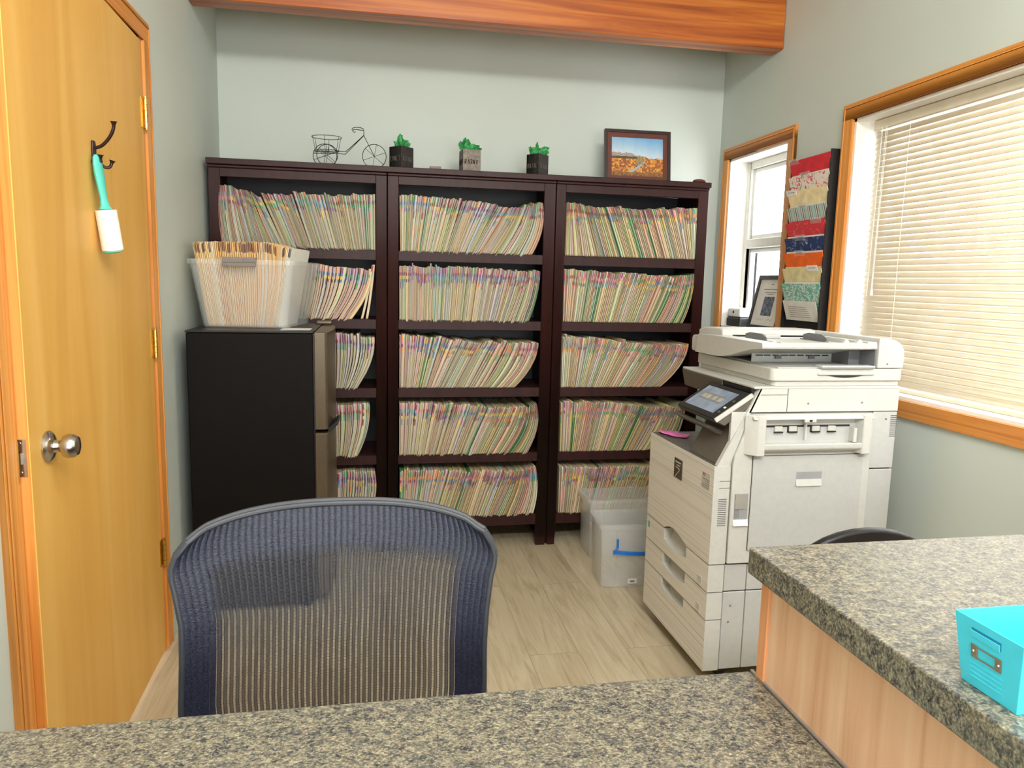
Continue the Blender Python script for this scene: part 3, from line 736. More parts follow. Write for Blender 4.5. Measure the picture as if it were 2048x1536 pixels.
# ------------------------------------------------------------------ copier
cp = thing('copier', 'large white office copier with a grey touch panel, beside the right bookcase', 'copier', (1.38, 2.40, 0))
def CP(name, mb, m, parent=cp, lab=None, **k):
    o = mb.build(name, m, parent, **k)
    unshift(cp, o)
    if m is M['rib']:
        o.data.materials.append(M['shell'])
        for p in o.data.polygons:
            if p.normal.x > -.9: p.material_index = 1
    if lab: o['label'] = lab
    return o
PX0, PX1, PY0, PY1 = 1.060, 1.695, 2.122, 2.668
CP('body', MB().box(PX0+.058, PX1, PY0+.012, PY1-.004, .05, .735), M['shell2'], bevel=.004)
# front covers: prisms extruded along x, outline in (y, z), with scooped grips
def front(name, outline, z_lab=None):
    return CP(name, MB().prism(outline, 0, PX0, PX0+.056), [M['rib']], bevel=.005)
gy0, gy1 = 2.295, 2.495
arch = [(gy0+(gy1-gy0)*k/10, .4165+.022*math.sin(PI*(1-k/10)**.8)) for k in range(11)]
fc = [(PY0, .4165)]+[(gy0, .4165)]+arch[1:10]+[(gy1, .4165)]+[(PY1, .4165), (PY1, .738), (PY0, .738)]
# concave outlines are split into bars so that every face stays clean
a = MB(); a.box(PX0, PX0+.056, PY0, gy0, .4165, .738).box(PX0, PX0+.056, gy1, PY1, .4165, .738)
a.prism([(gy0, .738)]+[(y, z) for y, z in arch]+[(gy1, .738)], 0, PX0, PX0+.056)
front_cover = CP('front_cover', a, M['rib'])
def drawer(name, z0, z1, dip):
    a = MB(); a.box(PX0, PX0+.054, PY0, gy0, z0, z1).box(PX0, PX0+.054, gy1, PY1, z0, z1)
    scoop = [(gy1+(gy0-gy1)*k/10, z1-dip*(.55+.45*math.sin(PI*min(1, (k/10)*.75+.12)))) for k in range(11)]
    a.prism([(gy0, z0)]+[(gy1, z0)]+scoop, 0, PX0, PX0+.054)
    o = CP(name, a, M['rib'])
    b = MB(); n = 8; vs = []        # smooth hollow of the grip
    for k in range(n+1):
        t = k/n; x = PX0+.002+.040*math.sin(t*PI/2); zz = z1-dip*1.04+.0+(dip*1.04+(.022 if z1 > .4 else 0))*(1-math.cos(t*PI/2))
        vs += [(x, gy0, zz), (x, gy1, zz)]
    b.add(vs, [(2*k, 2*k+1, 2*k+3, 2*k+2) for k in range(n)], 0, None, True)
    g = CP('grip_hollow', b, M['shell']); g['label'] = 'smooth beige grip hollow'
    return o
drawer('paper_drawer', .3225, .4125, .052); drawer('paper_drawer', .2285, .3185, .052); drawer('lower_drawer', .052, .2245, .045)
for z in (.345, .25):
    CP('size_window', MB().box(PX0-.002, PX0+.001, 2.165, 2.195, z-.012, z+.012).box(PX0-.004, PX0+.001, 2.165, 2.195, z-.014, z-.011), M['shell'])
# near side panels
sd = MB(); yS = PY0+.004
for (xa, xb, za, zb) in ((1.1185, 1.196, .052, .318), (1.1985, 1.690, .052, .318), (1.1185, 1.196, .322, .411), (1.1985, 1.690, .322, .411), (1.607, PX1, .415, .716), (1.607, PX1, .720, .910)):
    sd.box(xa, xb, yS, yS+.010, za, zb)
CP('side_panel', sd, M['shell2'], bevel=.0025)
CP('side_shadow_gap', MB().box(1.117, 1.690, yS+.006, yS+.012, .051, .732), M['slot'])
door_o = [(1.120, .418), (1.603, .418), (1.603, .906), (1.176, .906), (1.126, .775), (1.120, .74)]
CP('side_door', MB().prism(door_o, 1, PY0-.006, PY0+.010), M['shell'], bevel=.003)
CP('side_door_inner', MB().box(1.186, 1.572, PY0-.011, PY0-.004, .462, .772).box(1.187, 1.571, PY0-.0065, PY0-.0055, .7735, .776), M['shell2'], bevel=.002)
CP('side_door_seam', MB().box(1.184, 1.574, PY0-.0064, PY0-.0056, .772, .7745).box(1.184, 1.1858, PY0-.0064, PY0-.0056, .46, .7745).box(1.572, 1.574, PY0-.0064, PY0-.0056, .46, .7745), M['slot'])
# hand hold on the inner door: a lip and a flat plate, the recess shade put into its grey
a = MB(); hx0, hx1, hz0, hz1 = 1.338, 1.428, .676, .718
a.prism([(PY0-.0115, hz0), (PY0-.0165, hz0-.004), (PY0-.0115, hz0+.018)], 0, hx0, hx1)
CP('hand_hold_lip', a, M['shell'])
CP('hand_hold', MB().box(hx0, hx1, PY0-.0114, PY0-.0112, hz0+.014, hz1), M['shade'])
a = MB(); a.box(1.132, 1.178, PY0-.0068, PY0-.0062, .565, .650); CP('latch_recess', a, M['shade'])
a = MB(); a.box(1.134, 1.172, PY0-.009, PY0-.0066, .600, .648); CP('latch_paddle', a, M['shade2'])
a = MB(); a.prism([(PY0-.0066, .548), (PY0-.014, .546), (PY0-.0066, .566)], 0, 1.130, 1.180); CP('latch_ledge', a, M['white'])
# bypass tray housing
a = MB(); yb0 = PY0-.038; ox0, ox1, oz0, oz1 = 1.205, 1.545, .815, .893
a.prism([(PY0-.004, .905), (yb0+.008, .903), (yb0, .897), (yb0, oz1), (PY0-.004, oz1)], 0, 1.165, 1.585)
a.prism([(PY0-.004, .780), (yb0+.004, .795), (yb0, .800), (yb0, oz0), (PY0-.004, oz0)], 0, 1.180, 1.575)
a.prism([(1.150, PY0-.004), (1.180, yb0-.0015), (ox0, yb0-.0015), (ox0+.012, PY0-.0045)], 2, .7785, .906)
a.prism([(1.600, PY0-.004), (1.572, yb0-.0015), (ox1, yb0-.0015), (ox1-.010, PY0-.0045)], 2, .7785, .906)
CP('bypass_housing', a, M['shell'], bevel=.002, seg=1)
a = MB(); a.box(ox0, ox1, PY0-.0085, PY0-.006, oz0, oz1-.02); CP('bypass_back', a, M['shell2'])
a = MB(); a.box(ox0+.004, ox1-.03, PY0-.0095, PY0-.0083, oz1-.028, oz1-.022); CP('bypass_slot', a, M['slot'])
for x, dk in ((1.262, 0), (1.312, 1), (1.392, 1), (1.448, 0)):
    if dk: CP('roller_housing', MB().box(x-.017, x+.019, PY0-.0100, PY0-.0085, oz1-.046, oz1-.024), M['slot'])
    CP('feed_roller', MB().box(x-.013, x+.015, PY0-.016, PY0-.009, oz1-.042, oz1-.024), M['shell'], bevel=.003)
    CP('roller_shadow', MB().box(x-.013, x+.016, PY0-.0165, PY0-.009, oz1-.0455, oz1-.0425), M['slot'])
CP('paper_stop', MB().box(1.352, 1.358, PY0-.02, PY0-.008, oz0+.01, oz1-.01).box(1.335, 1.375, yb0-.003, yb0+.004, oz1-.008, oz1+.002), M['shell'], bevel=.001, seg=1)
CP('paper_stop_window', MB().box(1.351, 1.361, yb0-.0035, yb0-.002, oz1-.006, oz1+.001), M['slot'])
CP('bypass_guide', MB().box(ox1-.03, ox1-.018, yb0+.004, PY0-.008, oz0+.002, oz1-.03), M['shell'], bevel=.001, seg=1)
# upper body: cheek, slanted taupe column, deck, back block
cheek = [(1.066, .7385), (1.076, .7385), (1.199, .984), (1.206, .991), (PX1, .991), (PX1, .913), (1.170, .913), (1.100, .7385)]
a = MB(); a.prism([(1.070, .738), (1.112, .738), (1.175, .913), (1.210, .991), (1.199, .984)], 1, PY0+.004, PY0+.022)
a.prism([(1.168, .9115), (PX1, .9115), (PX1, .991), (1.204, .991)], 1, PY0+.004, PY0+.022)
a.box(1.112, PX1, PY0+.010, PY0+.022, .735, .9115)
CP('upper_side_panel', a, M['shell'])
CP('upper_side_seam', MB().box(1.168, PX1, PY0+.0032, PY0+.0042, .9095, .9118).box(1.296, 1.2975, PY0+.0032, PY0+.0042, .913, .986).box(1.205, 1.297, PY0+.0032, PY0+.0042, .966, .9672), M['slot'])
a = MB(); a.prism([(1.074, .741), (1.196, .983), (1.60, .983), (1.60, .741)], 1, PY0+.022, 2.345)
CP('slanted_column', a, M['deckgrey'], bevel=.004)
CP('output_deck', MB().box(PX0+.006, 1.60, PY0+.014, PY1-.006, .735, .741), M['deckgrey'], bevel=.002, seg=1)
CP('back_block', MB().box(1.56, PX1, 2.345, PY1-.004, .735, .985), M['shell2'])
CP('fascia', MB().prism([(1.178, .985), (1.192, .922), (1.30, .922), (1.30, .985)], 1, 2.345, PY1+.012), M['deckgrey'], bevel=.003)
CP('fascia_near', MB().prism([(1.180, .984), (1.188, .945), (1.21, .945), (1.21, .984)], 1, PY0+.024, 2.345), M['black'], bevel=.002)
CP('top_plate', MB().box(1.180, PX1, PY0+.003, PY1+.010, .985, .9935), M['shell'], bevel=.0025)
CP('key_slot', MB().prism([(1.094, .775), (1.103, .792), (1.105, .791), (1.096, .774)], 1, 2.215, 2.245), M['slot'])
a = MB(); a.prism([(1.062, .850), (1.075, .858), (1.150, .826), (1.160, .812), (1.100, .828)], 1, 2.20, 2.475); CP('paper_guide', a, M['deckgrey'], bevel=.004)
# tilting touch panel
nx_, nz_ = .555, -.832
top0, top1 = (1.056, .889), (1.178, .970)
def along(t, d): return (top0[0]+(top1[0]-top0[0])*t+nx_*d, top0[1]+(top1[1]-top0[1])*t+nz_*d)
CP('control_panel', MB().prism([along(0, 0), along(1, 0), along(1, .020), along(.0, .020)], 1, 2.140, 2.425), M['black'], bevel=.003)
CP('control_panel_shell', MB().prism([along(-.02, .006), along(.98, .006), along(1.0, .034), along(.12, .040)], 1, 2.136, 2.430), M['deckgrey'], bevel=.004)
CP('panel_edge_trim', MB().prism([along(.0, -.001), along(1, -.001), along(1, .013), along(.0, .013)], 1, 2.132, 2.140), M['rib'], bevel=.001, seg=1)
def screen_mat():
    m, nt, b = nodes('touch_screen', .15)
    f = noise(nt, texco(nt, (12, 12, 12)), 1.5, 1)
    c = ramp(nt, f, [(.3, (92, 102, 118)), (.7, (120, 132, 148))])
    nt.links.new(c, b.inputs['Base Color']); nt.links.new(c, b.inputs['Emission Color']); b.inputs['Emission Strength'].default_value = .55
    return m
CP('touch_screen', MB().prism([along(.14, -.0012), along(.86, -.0012), along(.86, .001), along(.14, .001)], 1, 2.185, 2.400), screen_mat())
M['icon'] = flat('beige_screen_icon', (178, 168, 156), .4); M['icon2'] = flat('grey_screen_band', (132, 136, 140), .4)
a = MB(); a.prism([along(.42, -.0016), along(.66, -.0016), along(.66, 0), along(.42, 0)], 1, 2.215, 2.375); CP('icon_row', a, M['icon2'])
for y in (2.235, 2.275, 2.315, 2.350): CP('screen_icon', MB().prism([along(.47, -.0021), along(.60, -.0021), along(.60, 0), along(.47, 0)], 1, y-.013, y+.012), M['icon'])
for t, y in ((.36, 2.163), (.2, 2.163), (.6, 2.163)): CP('panel_button', MB().prism([along(t, -.002), along(t+.05, -.002), along(t+.05, 0), along(t, 0)], 1, y-.005, y+.005), M['white'] if t == .36 else M['deckgrey'])
# scanner and document feeder
def rbox(x0, x1, y0, y1, z0, z1, r, n=5):
    return [[((x0+x1)/2+p[0], (y0+y1)/2+p[1], z) for p in rr(x1-x0, y1-y0, r, n)] for z in (z0, z1)]
a = MB(); loft(a, rbox(1.246, PX1+.004, PY0+.008, PY1+.008, .9935, 1.010, .018)); CP('scanner_base', a, M['shell'], bevel=.002)
a = MB(); loft(a, rbox(1.236, PX1+.007, PY0, PY1+.014, 1.011, 1.050, .02)); CP('scanner_rim', a, M['shell'], bevel=.003)
CP('lid_glass_cover', MB().box(1.262, 1.600, PY0+.014, 2.60, 1.050, 1.0535), M['shell2'])
a = MB(); a.box(1.392, 1.592, PY0-.0055, PY0+.02, 1.030, 1.036).box(1.40, 1.59, PY0-.010, PY0+.03, 1.0505, 1.0605); CP('lid_handle', a, M['shell2'], bevel=.0025)
a = MB(); a.prism([(1.395+.19*k/12, 1.029-.0075*max(0, math.sin(PI*(k/12-.15)/.7)) if .15 < k/12 < .85 else 1.029) for k in range(13)]+[(1.585, 1.0305), (1.395, 1.0305)], 1, PY0-.0012, PY0+.004); CP('handle_groove', a, M['slot'])
a = MB(); a.box(1.40, 1.59, PY0-.0106, PY0-.009, 1.0535, 1.0552); CP('handle_line', a, M['slot'])
hb = MB(); hp = [(1.606, 1.0515), (1.6995, 1.0515), (1.7015, 1.085), (1.699, 1.112), (1.688, 1.130), (1.668, 1.142), (1.640, 1.149), (1.606, 1.149)]
hb.prism(hp, 1, PY0+.002, PY1+.010); CP('hinge_block', hb, M['shell'], bevel=.004)
CP('cavity_wall', MB().box(1.600, 1.6055, PY0+.012, 2.47, 1.0515, 1.128).box(1.56, 1.602, PY0+.09, 2.44, 1.0535, 1.10), M['cavity'])
low = [(2.62, 1.058), (2.46, 1.058), (2.40, 1.062), (2.33, 1.075), (2.26, 1.092), (2.19, 1.106), (PY0+.010, 1.1125)]
def tray(x0, x1, zt): return MB().prism(low+[(PY0+.008, 1.118), (PY0+.012, zt), (2.46, zt), (2.60, zt-.004)], 0, x0, x1)
a = tray(1.200, 1.262, 1.130); b = tray(1.570, 1.604, 1.136); c = tray(1.262, 1.570, 1.1225)
for q in (b, c): a.add(q.v, q.f)
a.box(1.262, 1.570, PY0+.010, PY0+.032, 1.115, 1.132)
CP('document_tray', a, M['shell'])
a = MB(); a.prism([(2.46, 1.058), (2.672, 1.058), (2.680, 1.066), (2.680, 1.108), (2.67, 1.118), (2.46, 1.126)], 0, 1.212, 1.606)
CP('feeder_housing', a, M['shell'], bevel=.004)
a = MB(); a.prism([(2.475, 1.124), (2.672, 1.114), (2.676, 1.140), (2.62, 1.152), (2.50, 1.154), (2.478, 1.148)], 0, 1.236, 1.606)
CP('feeder_cover', a, M['shell'], bevel=.006)
CP('feeder_slot', MB().box(1.275, 1.590, 2.4715, 2.476, 1.1225, 1.132), M['slot'])
CP('pickup_unit', MB().box(1.375, 1.435, 2.425, 2.474, 1.123, 1.136), M['shell2'], bevel=.002, seg=1)
for x in (1.300, 1.525):
    a = MB(); a.prism([(2.29, 1.122), (2.43, 1.122), (2.43, 1.140), (2.40, 1.147), (2.32, 1.147), (2.29, 1.135)], 0, x, x+.005)
    a.box(x-.012 if x > 1.4 else x, x+.004 if x > 1.4 else x+.02, 2.28, 2.43, 1.122, 1.125); CP('paper_side_guide', a, M['cavity'])
for x in (1.50, 1.548):
    CP('tray_rib', MB().prism([(x-.012, 1.131), (x+.012, 1.131), (x+.003, 1.143), (x-.003, 1.143)], 1, PY0+.02, PY0+.034), M['shell'])
CP('exit_wall', MB().box(1.262, 1.56, 2.305, 2.309, 1.0535, 1.086), M['shell2'])
a = MB()
for k in range(9): a.box(1.275+k*.031, 1.275+k*.031+(.024 if k % 3 else .028), 2.3035, 2.3055, 1.0735, 1.0775)
CP('exit_slot', a, M['slot'])
for x in (1.345, 1.47): CP('exit_roller', MB().box(x, x+.022, 2.296, 2.3045, 1.064, 1.0755), M['cavity'], bevel=.001, seg=1)
def screw(x, z, y): CP('screw', MB().lathe([(0, 0), (.0035, 0), (.003, .0015), (0, .0016)], 10, 0, Matrix.Translation((x, y, z)) @ Matrix.Rotation(PI/2, 4, 'X')), M['greyh'])
for x, z in ((1.370, .938), (1.562, .940)): screw(x, z, PY0+.0035)
for x, z in ((1.655, .885), (1.648, .505)): screw(x, z, PY0+.003)
screw(1.640, 1.066, PY0+.0015); screw(1.146, .272, PY0+.003); screw(1.142, .216, PY0+.003)
a = MB()
for k in range(11): a.box(1.672, PX1+.0008, PY0+.0034, PY0+.0042, .826+k*.0068, .828+k*.0068)
CP('rear_vent', a, M['slot'])
a = MB()
for k in range(15): a.box(1.0795, 1.108, PY0-.0006, PY0+.001, .545+k*.0062, .5465+k*.0062)
CP('front_vent', a, M['slot'])
for z in (.690, .668): CP('cover_seam', MB().box(1.080, 1.1165, PY0-.0006, PY0+.001, z, z+.0012), M['slot'])
a = MB()
for i in range(4):
    for k in range(7): a.box(1.134+i*.0045, 1.1355+i*.0045, PY0-.0072, PY0-.0066, .571+k*.0042, .573+k*.0042)
CP('latch_vent', a, M['slot'])
# badge and stickers on the front cover
CP('badge', MB().box(PX0-.003, PX0+.001, 2.362, 2.428, .628, .698), M['fridgedoor'], bevel=.001, seg=1)
a = MB(); xb_ = PX0-.0036
a.box(xb_, xb_+.001, 2.372, 2.416, .684, .689).box(xb_, xb_+.001, 2.376, 2.404, .6745, .6775)
a.tube([(xb_, 2.410, .668), (xb_, 2.384, .666), (xb_, 2.380, .660), (xb_, 2.392, .650), (xb_, 2.406, .640), (xb_, 2.411, .632)], .0013, 5)
CP('badge_mark', a, M['shell'])
CP('service_sticker', MB().box(PX0-.0008, PX0+.001, 2.146, 2.206, .652, .706), M['shell'])
a = MB(); rnd = random.Random(2)
for k in range(5): a.box(PX0-.0013, PX0, 2.150, 2.150+rnd.uniform(.03, .052), .658+k*.0065, .6595+k*.0065)
CP('sticker_print', a, M['greyh'])
M['red'] = flat('red_print', (206, 60, 56), .5)
a = MB()
for y in (2.196, 2.186): a.box(PX0-.0014, PX0, y-.0015, y+.0015, .692, .703).box(PX0-.0014, PX0, y-.006, y, .700, .703).box(PX0-.0014, PX0, y-.005, y, .696, .698)
CP('sticker_mark', a, M['red'])
M['teal'] = flat('teal_sticker_print', (92, 170, 160), .5)
CP('eco_sticker', MB().box(PX0-.0008, PX0+.001, 2.635, 2.650, .368, .392), M['teal'])
a = MB()
for x in (PX0+.09, PX1-.07):
    for y in (PY0+.07, PY1-.06): a.tube([(x, y-.012, .026), (x, y+.012, .026)], .026, 16); a.box(x-.02, x+.02, y-.016, y+.016, .04, .052)
CP('casters', a, M['black'])
def note(x, y, rz, w_, d_, z):
    a = MB(); n = 6; vs = []
    for k in range(n+1):
        t = k/n
        for s in (-1, 1): vs.append(((t-.5)*w_, s*d_/2, .0006+.007*max(0, t-.45)**2*4))
    a.add(vs, [(2*k, 2*k+1, 2*k+3, 2*k+2) for k in range(n)], 0, None, True)
    o = a.build('sticky_note', M['pink'], loc=(x, y, z), solid=.0005); o.rotation_euler = (0, 0, rz); return o
tag(note(1.118, 2.630, 2.95, .076, .076, .742), 'pink sticky note lying on the copier deck, the farther of two', 'sticky note')
tag(note(1.132, 2.575, 2.6, .076, .072, .7445), 'pink sticky note with curled edge on the copier deck, nearer the camera', 'sticky note')

def under(child, part):      # make a part of the copier a sub-part of another of its parts
    child.parent = part; child.matrix_parent_inverse = Matrix.Identity(4)
kids = [o for o in bpy.data.objects if o.parent is cp]
def pick(n): return [o for o in kids if o.name.split('.')[0] == n]
dw = pick('paper_drawer')+pick('lower_drawer')
for g_, d_ in zip(pick('grip_hollow'), dw): under(g_, d_)
for w_, d_ in zip(pick('size_window'), dw): under(w_, d_)
pn = pick('control_panel')[0]
for n in ('touch_screen', 'panel_edge_trim', 'panel_button', 'icon_row', 'screen_icon'):
    for o in pick(n): under(o, pn)
bh = pick('bypass_housing')[0]
for n in ('feed_roller', 'roller_housing', 'roller_shadow', 'paper_stop', 'paper_stop_window', 'bypass_guide', 'bypass_back', 'bypass_slot'):
    for o in pick(n): under(o, bh)
sdr = pick('side_door')[0]
for n in ('hand_hold', 'hand_hold_lip', 'latch_recess', 'latch_paddle', 'latch_ledge', 'latch_vent', 'side_door_inner', 'side_door_seam'):
    for o in pick(n): under(o, sdr)
bdg = pick('badge')[0]; under(pick('badge_mark')[0], bdg)
for n in ('sticker_print', 'sticker_mark'): under(pick(n)[0], pick('service_sticker')[0])

# ------------------------------------------------------------------ floor storage boxes
t1_ = tub('storage_box', 'clear storage box with a blue handle on the floor beside the copier', (1.150, 3.015, .0005), math.radians(-3), .345, .19, .365, .21, .285, M['plastic2'], .010)
a = MB()
for s in (-1, 1): a.tube([(s*.115, -.114, .225), (s*.115, -.116, .185), (s*.125, -.118, .178)], .005, 8)
pts = [(-.135+.27*k/14, -.121, .170-.010*math.sin(PI*k/14)) for k in range(15)]
vs = []
for p in pts: vs += [(p[0], p[1]-.006, p[2]-.008), (p[0], p[1]+.004, p[2]-.008), (p[0], p[1]+.004, p[2]+.008), (p[0], p[1]-.006, p[2]+.008)]
a.add(vs, [(4*i+j, 4*i+(j+1) % 4, 4*i+4+(j+1) % 4, 4*i+4+j) for i in range(14) for j in range(4)]+[(3, 2, 1, 0), (56, 57, 58, 59)])
tag(a.build('carry_handle', M['blue'], t1_, bevel=.0015), 'blue plastic carry handle')
a = MB()
for x in (-.118, .118): a.box(x-.0012, x+.0012, -.106, -.098, .01, .262)
a.build('corner_rib', M['plastic2'], t1_)
st_ = MB().box(-.058, -.020, -.1020, -.0985, .018, .040); st_.build('price_sticker', M['paper'], t1_)
st_ = MB().box(-.050, -.030, -.1026, -.0990, .025, .033); st_.build('sticker_print', M['greyh'], t1_)
t2_ = tub('storage_box', 'clear storage box on the floor against the right bookcase, behind the blue-handled one', (1.195, 3.362, .0005), 0, .345, .19, .365, .20, .290, M['plastic2'], .010)
a = MB()
for x in (-.118, .118): a.box(x-.0012, x+.0012, -.103, -.096, .01, .268)
a.build('corner_rib', M['plastic2'], t2_)

# ------------------------------------------------------------------ wall file rack and its folders
rk = thing('wall_file_rack', 'black hanging file rack on the wall between the two windows', 'file rack', (XR-.01, 2.94, 1.4))
def RK(n, a, m, **k): return unshift(rk, a.build(n, m, rk, **k))
RK('back_panel', MB().box(XR-.014, XR-.001, 2.788, 3.098, .95, 1.862), M['black'], bevel=.002)
RK('side_flange', MB().box(XR-.045, XR-.001, 2.786, 2.792, .95, 1.862).box(XR-.030, XR-.001, 3.094, 3.099, .95, 1.862), M['black'])
def pat(name, kind, cols):
    m, nt, b = nodes(name, .6)
    if kind == 'stripe':
        wv = nt.nodes.new('ShaderNodeTexWave'); wv.bands_direction = 'Y'; wv.inputs['Scale'].default_value = 24
        nt.links.new(texco(nt), wv.inputs[0])
        wv2 = nt.nodes.new('ShaderNodeTexWave'); wv2.bands_direction = 'Y'; wv2.inputs['Scale'].default_value = 6; nt.links.new(texco(nt), wv2.inputs[0])
        c1 = ramp(nt, wv.outputs['Fac'], [(.40, cols[1]), (.45, cols[2])]); c2 = ramp(nt, wv2.outputs['Fac'], [(.45, cols[0]), (.5, cols[3])])
        mx = nt.nodes.new('ShaderNodeMix'); mx.data_type = 'RGBA'; nt.links.new(wv2.outputs['Fac'], mx.inputs[0]); nt.links.new(c2, mx.inputs[6]); nt.links.new(c1, mx.inputs[7])
        nt.links.new(mx.outputs[2], b.inputs['Base Color'])
    else:
        f = noise(nt, texco(nt), kind, 2, .5, 1.2)
        nt.links.new(ramp(nt, f, cols, 'CONSTANT'), b.inputs['Base Color'])
    return m
fol = [
 ('red', 'plain red folder, topmost in the wall file rack', flat('red_card', (214, 44, 58), .6), 'L'),
 ('floral', 'white folder with pink flowers in the wall file rack', pat('pink_floral_card', 28, [(0, (150, 182, 140)), (.36, (236, 226, 214)), (.56, (226, 96, 120)), (.66, (238, 228, 218))]), 'C'),
 ('cream', 'cream folder between the pink floral and the striped ones in the wall rack', flat('cream_card', (240, 222, 176), .6), 'L'),
 ('striped', 'pale folder with dark vertical stripes in the wall file rack', pat('striped_card', 'stripe', [(168, 206, 196), (60, 58, 62), (226, 222, 214), (196, 190, 184)]), 'C'),
 ('coral', 'coral red marbled folder in the wall rack, below the striped one', pat('coral_card', 36, [(0, (212, 56, 66)), (.60, (236, 150, 150)), (.63, (214, 60, 70))]), 'R'),
 ('navy', 'navy blue marbled folder in the wall file rack', pat('navy_card', 30, [(0, (34, 54, 104)), (.58, (180, 190, 214)), (.60, (38, 60, 112))]), 'C'),
 ('orange', 'plain orange folder in the wall file rack', flat('orange_card', (246, 108, 34), .6), 'C'),
 ('beige', 'beige folder in the wall rack, just below the orange one', flat('beige_card', (228, 216, 168), .6), 'R'),
 ('teal', 'pale folder with teal leaves, lowest patterned one in the wall rack', pat('teal_leaf_card', 34, [(0, (214, 228, 216)), (.42, (116, 186, 170)), (.56, (222, 232, 222)), (.66, (150, 200, 186))]), 'N'),
 ('white', 'white printed sheet hanging lowest in the wall file rack', M['paper'], 'N')]
for i, (nm, lb, mt, tb_) in enumerate(fol):
    zt_ = 1.846-.0655*i-(.008 if i == 9 else 0); e = thing('file_folder' if i < 9 else 'paper_sheet', lb, 'folder' if i < 9 else 'paper', (XR-.050, 2.935, zt_), 0)
    T = Matrix.Rotation(math.radians(-17), 4, 'Y'); wy = .147 if i < 9 else .125
    th = .014 if i < 9 else .002; H_ = .128
    if i < 9:
        a = MB(); a.box(-.001, .001, -wy, wy, -H_, 0, 0, None, T); a.build('front_cover', mt, e)
        a = MB(); a.box(th, th+.0015, -wy+.004, wy-.002, -H_, .004, 0, None, T); a.build('back_cover', mt if nm in ('red', 'cream', 'beige', 'coral') else M['paper'], e)
        a = MB(); a.box(.003, th-.002, -wy+.006, wy-.006, -H_, -.004, 0, None, T); a.build('papers', M['paper'], e)
        if tb_ != 'N':
            yc = {'L': .115, 'C': .02, 'R': -.085}[tb_]
            a = MB(); a.box(-.0022, -.0008, yc-.038, yc+.038, -.012, .013, 0, None, T); a.build('index_tab', M['plastic2'] if nm not in ('cream', 'beige') else M['paper'], e)
            a = MB(); a.box(-.0026, -.002, yc-.026, yc+.026, .001, .0035, 0, None, T); a.build('tab_print', M['greyh'], e)
    else:
        MB().box(-.001, .001, -wy, wy, -H_+.040, .0, 0, None, T).build('sheet', mt, e)
        a = MB()
        for r in range(6): a.box(-.0016, -.001, -.07+.004*r, .09, -.072+r*.009, -.0705+r*.009, 0, None, T)
        a.build('print_lines', M['greyh'], e)

# ------------------------------------------------------------------ window sill
SZ = W1[2]+.012
ps = thing('pencil_sharpener', 'small black and white electric pencil sharpener on the narrow window sill', 'pencil sharpener', (1.915, 3.665, SZ), .1)
MB().box(-.035, .035, -.062, .062, 0, .048).build('sharpener_base', M['black'], ps, bevel=.008)
MB().box(-.033, .033, -.060, .060, .048, .098).build('sharpener_top', M['white'], ps, bevel=.012)
MB().lathe([(0, 0), (.007, 0), (.007, .001), (0, .0012)], 14, 0, Matrix.Translation((-.0335, .0, .075)) @ Matrix.Rotation(-PI/2, 4, 'Y')).build('pencil_hole', M['slot'], ps)
cf = thing('certificate_frame', 'black framed certificate with a dark photo leaning on the narrow window sill', 'picture frame', (1.888, 3.375, SZ), math.radians(0))
T = Matrix.Rotation(math.radians(12), 4, 'Y'); a = MB(); hw = .138; hh = .272; q = .02
a.box(-.008, .008, -hw, hw, 0, q, 0, None, T).box(-.008, .008, -hw, hw, hh-q, hh, 0, None, T).box(-.008, .008, -hw, -hw+q, q, hh-q, 0, None, T).box(-.008, .008, hw-q, hw, q, hh-q, 0, None, T)
a.build('frame', M['black'], cf)
MB().box(-.001, .004, -hw+q, hw-q, q, hh-q, 0, None, T).build('certificate', M['paper'], cf)
MB().box(-.0018, -.0008, -.05, .045, .07, .165, 0, None, T).build('photo', flat('dark_blue_photo', (84, 92, 108), .5, 0, .5, 60), cf)
a = MB()
for (y0, y1, z) in ((-.05, .05, .185), (-.065, .07, .200), (-.01, .01, .226), (-.03, .03, .176)): a.box(-.0018, -.0008, y0, y1, z, z+.0035, 0, None, T)
a.tube([T @ Vector((-.0015, -.03, .048)), T @ Vector((-.0015, -.045, .056)), T @ Vector((-.0015, -.06, .046)), T @ Vector((-.0015, -.075, .055))], .0009, 5)
a.box(-.0018, -.0008, .02, .08, .050, .0515, 0, None, T)
a.build('certificate_print', M['greyh'], cf)

# ------------------------------------------------------------------ desk and raised counter
dk = thing('reception_desk', 'low desk with a speckled grey laminate top in the foreground', 'desk', (-.09, .6, 0))
def DP(p, n, a, m, **k): return unshift(p, a.build(n, m, p, **k))
DP(dk, 'worktop', MB().box(XL+.001, .5385, .22, .928, .712, .750), M['granite'], bevel=.004)
DP(dk, 'modesty_panel', MB().box(XL+.02, .53, .30, .32, 0, .712), M['oak'])
for x in (XL+.02, -.1, .50): DP(dk, 'support_panel', MB().box(x, x+.02, .32, .88, 0, .712), M['oak'])
ct = thing('reception_counter', 'raised counter with a speckled grey laminate top and oak panel side, at the right', 'counter', (1.2, .4, 0))
CT = .94
DP(ct, 'countertop', MB().box(.519, XR-.002, -.35, .921, CT-.038, CT), M['granite'], bevel=.0025)
DP(ct, 'side_panel', MB().box(.541, .560, -.35, .905, 0, CT-.038), M['oak'])
DP(ct, 'back_panel', MB().box(.560, XR-.004, .886, .905, 0, CT-.038), M['oak'])
DP(ct, 'corner_trim', MB().box(.538, .545, .892, .909, 0, CT-.0385).box(.538, .552, .9055, .909, 0, CT-.0385), M['oaktrim'], bevel=.001, seg=1)
DP(ct, 'caulk_line', MB().box(.5375, .5415, .22, .926, .750, .7525), M['greyh'])

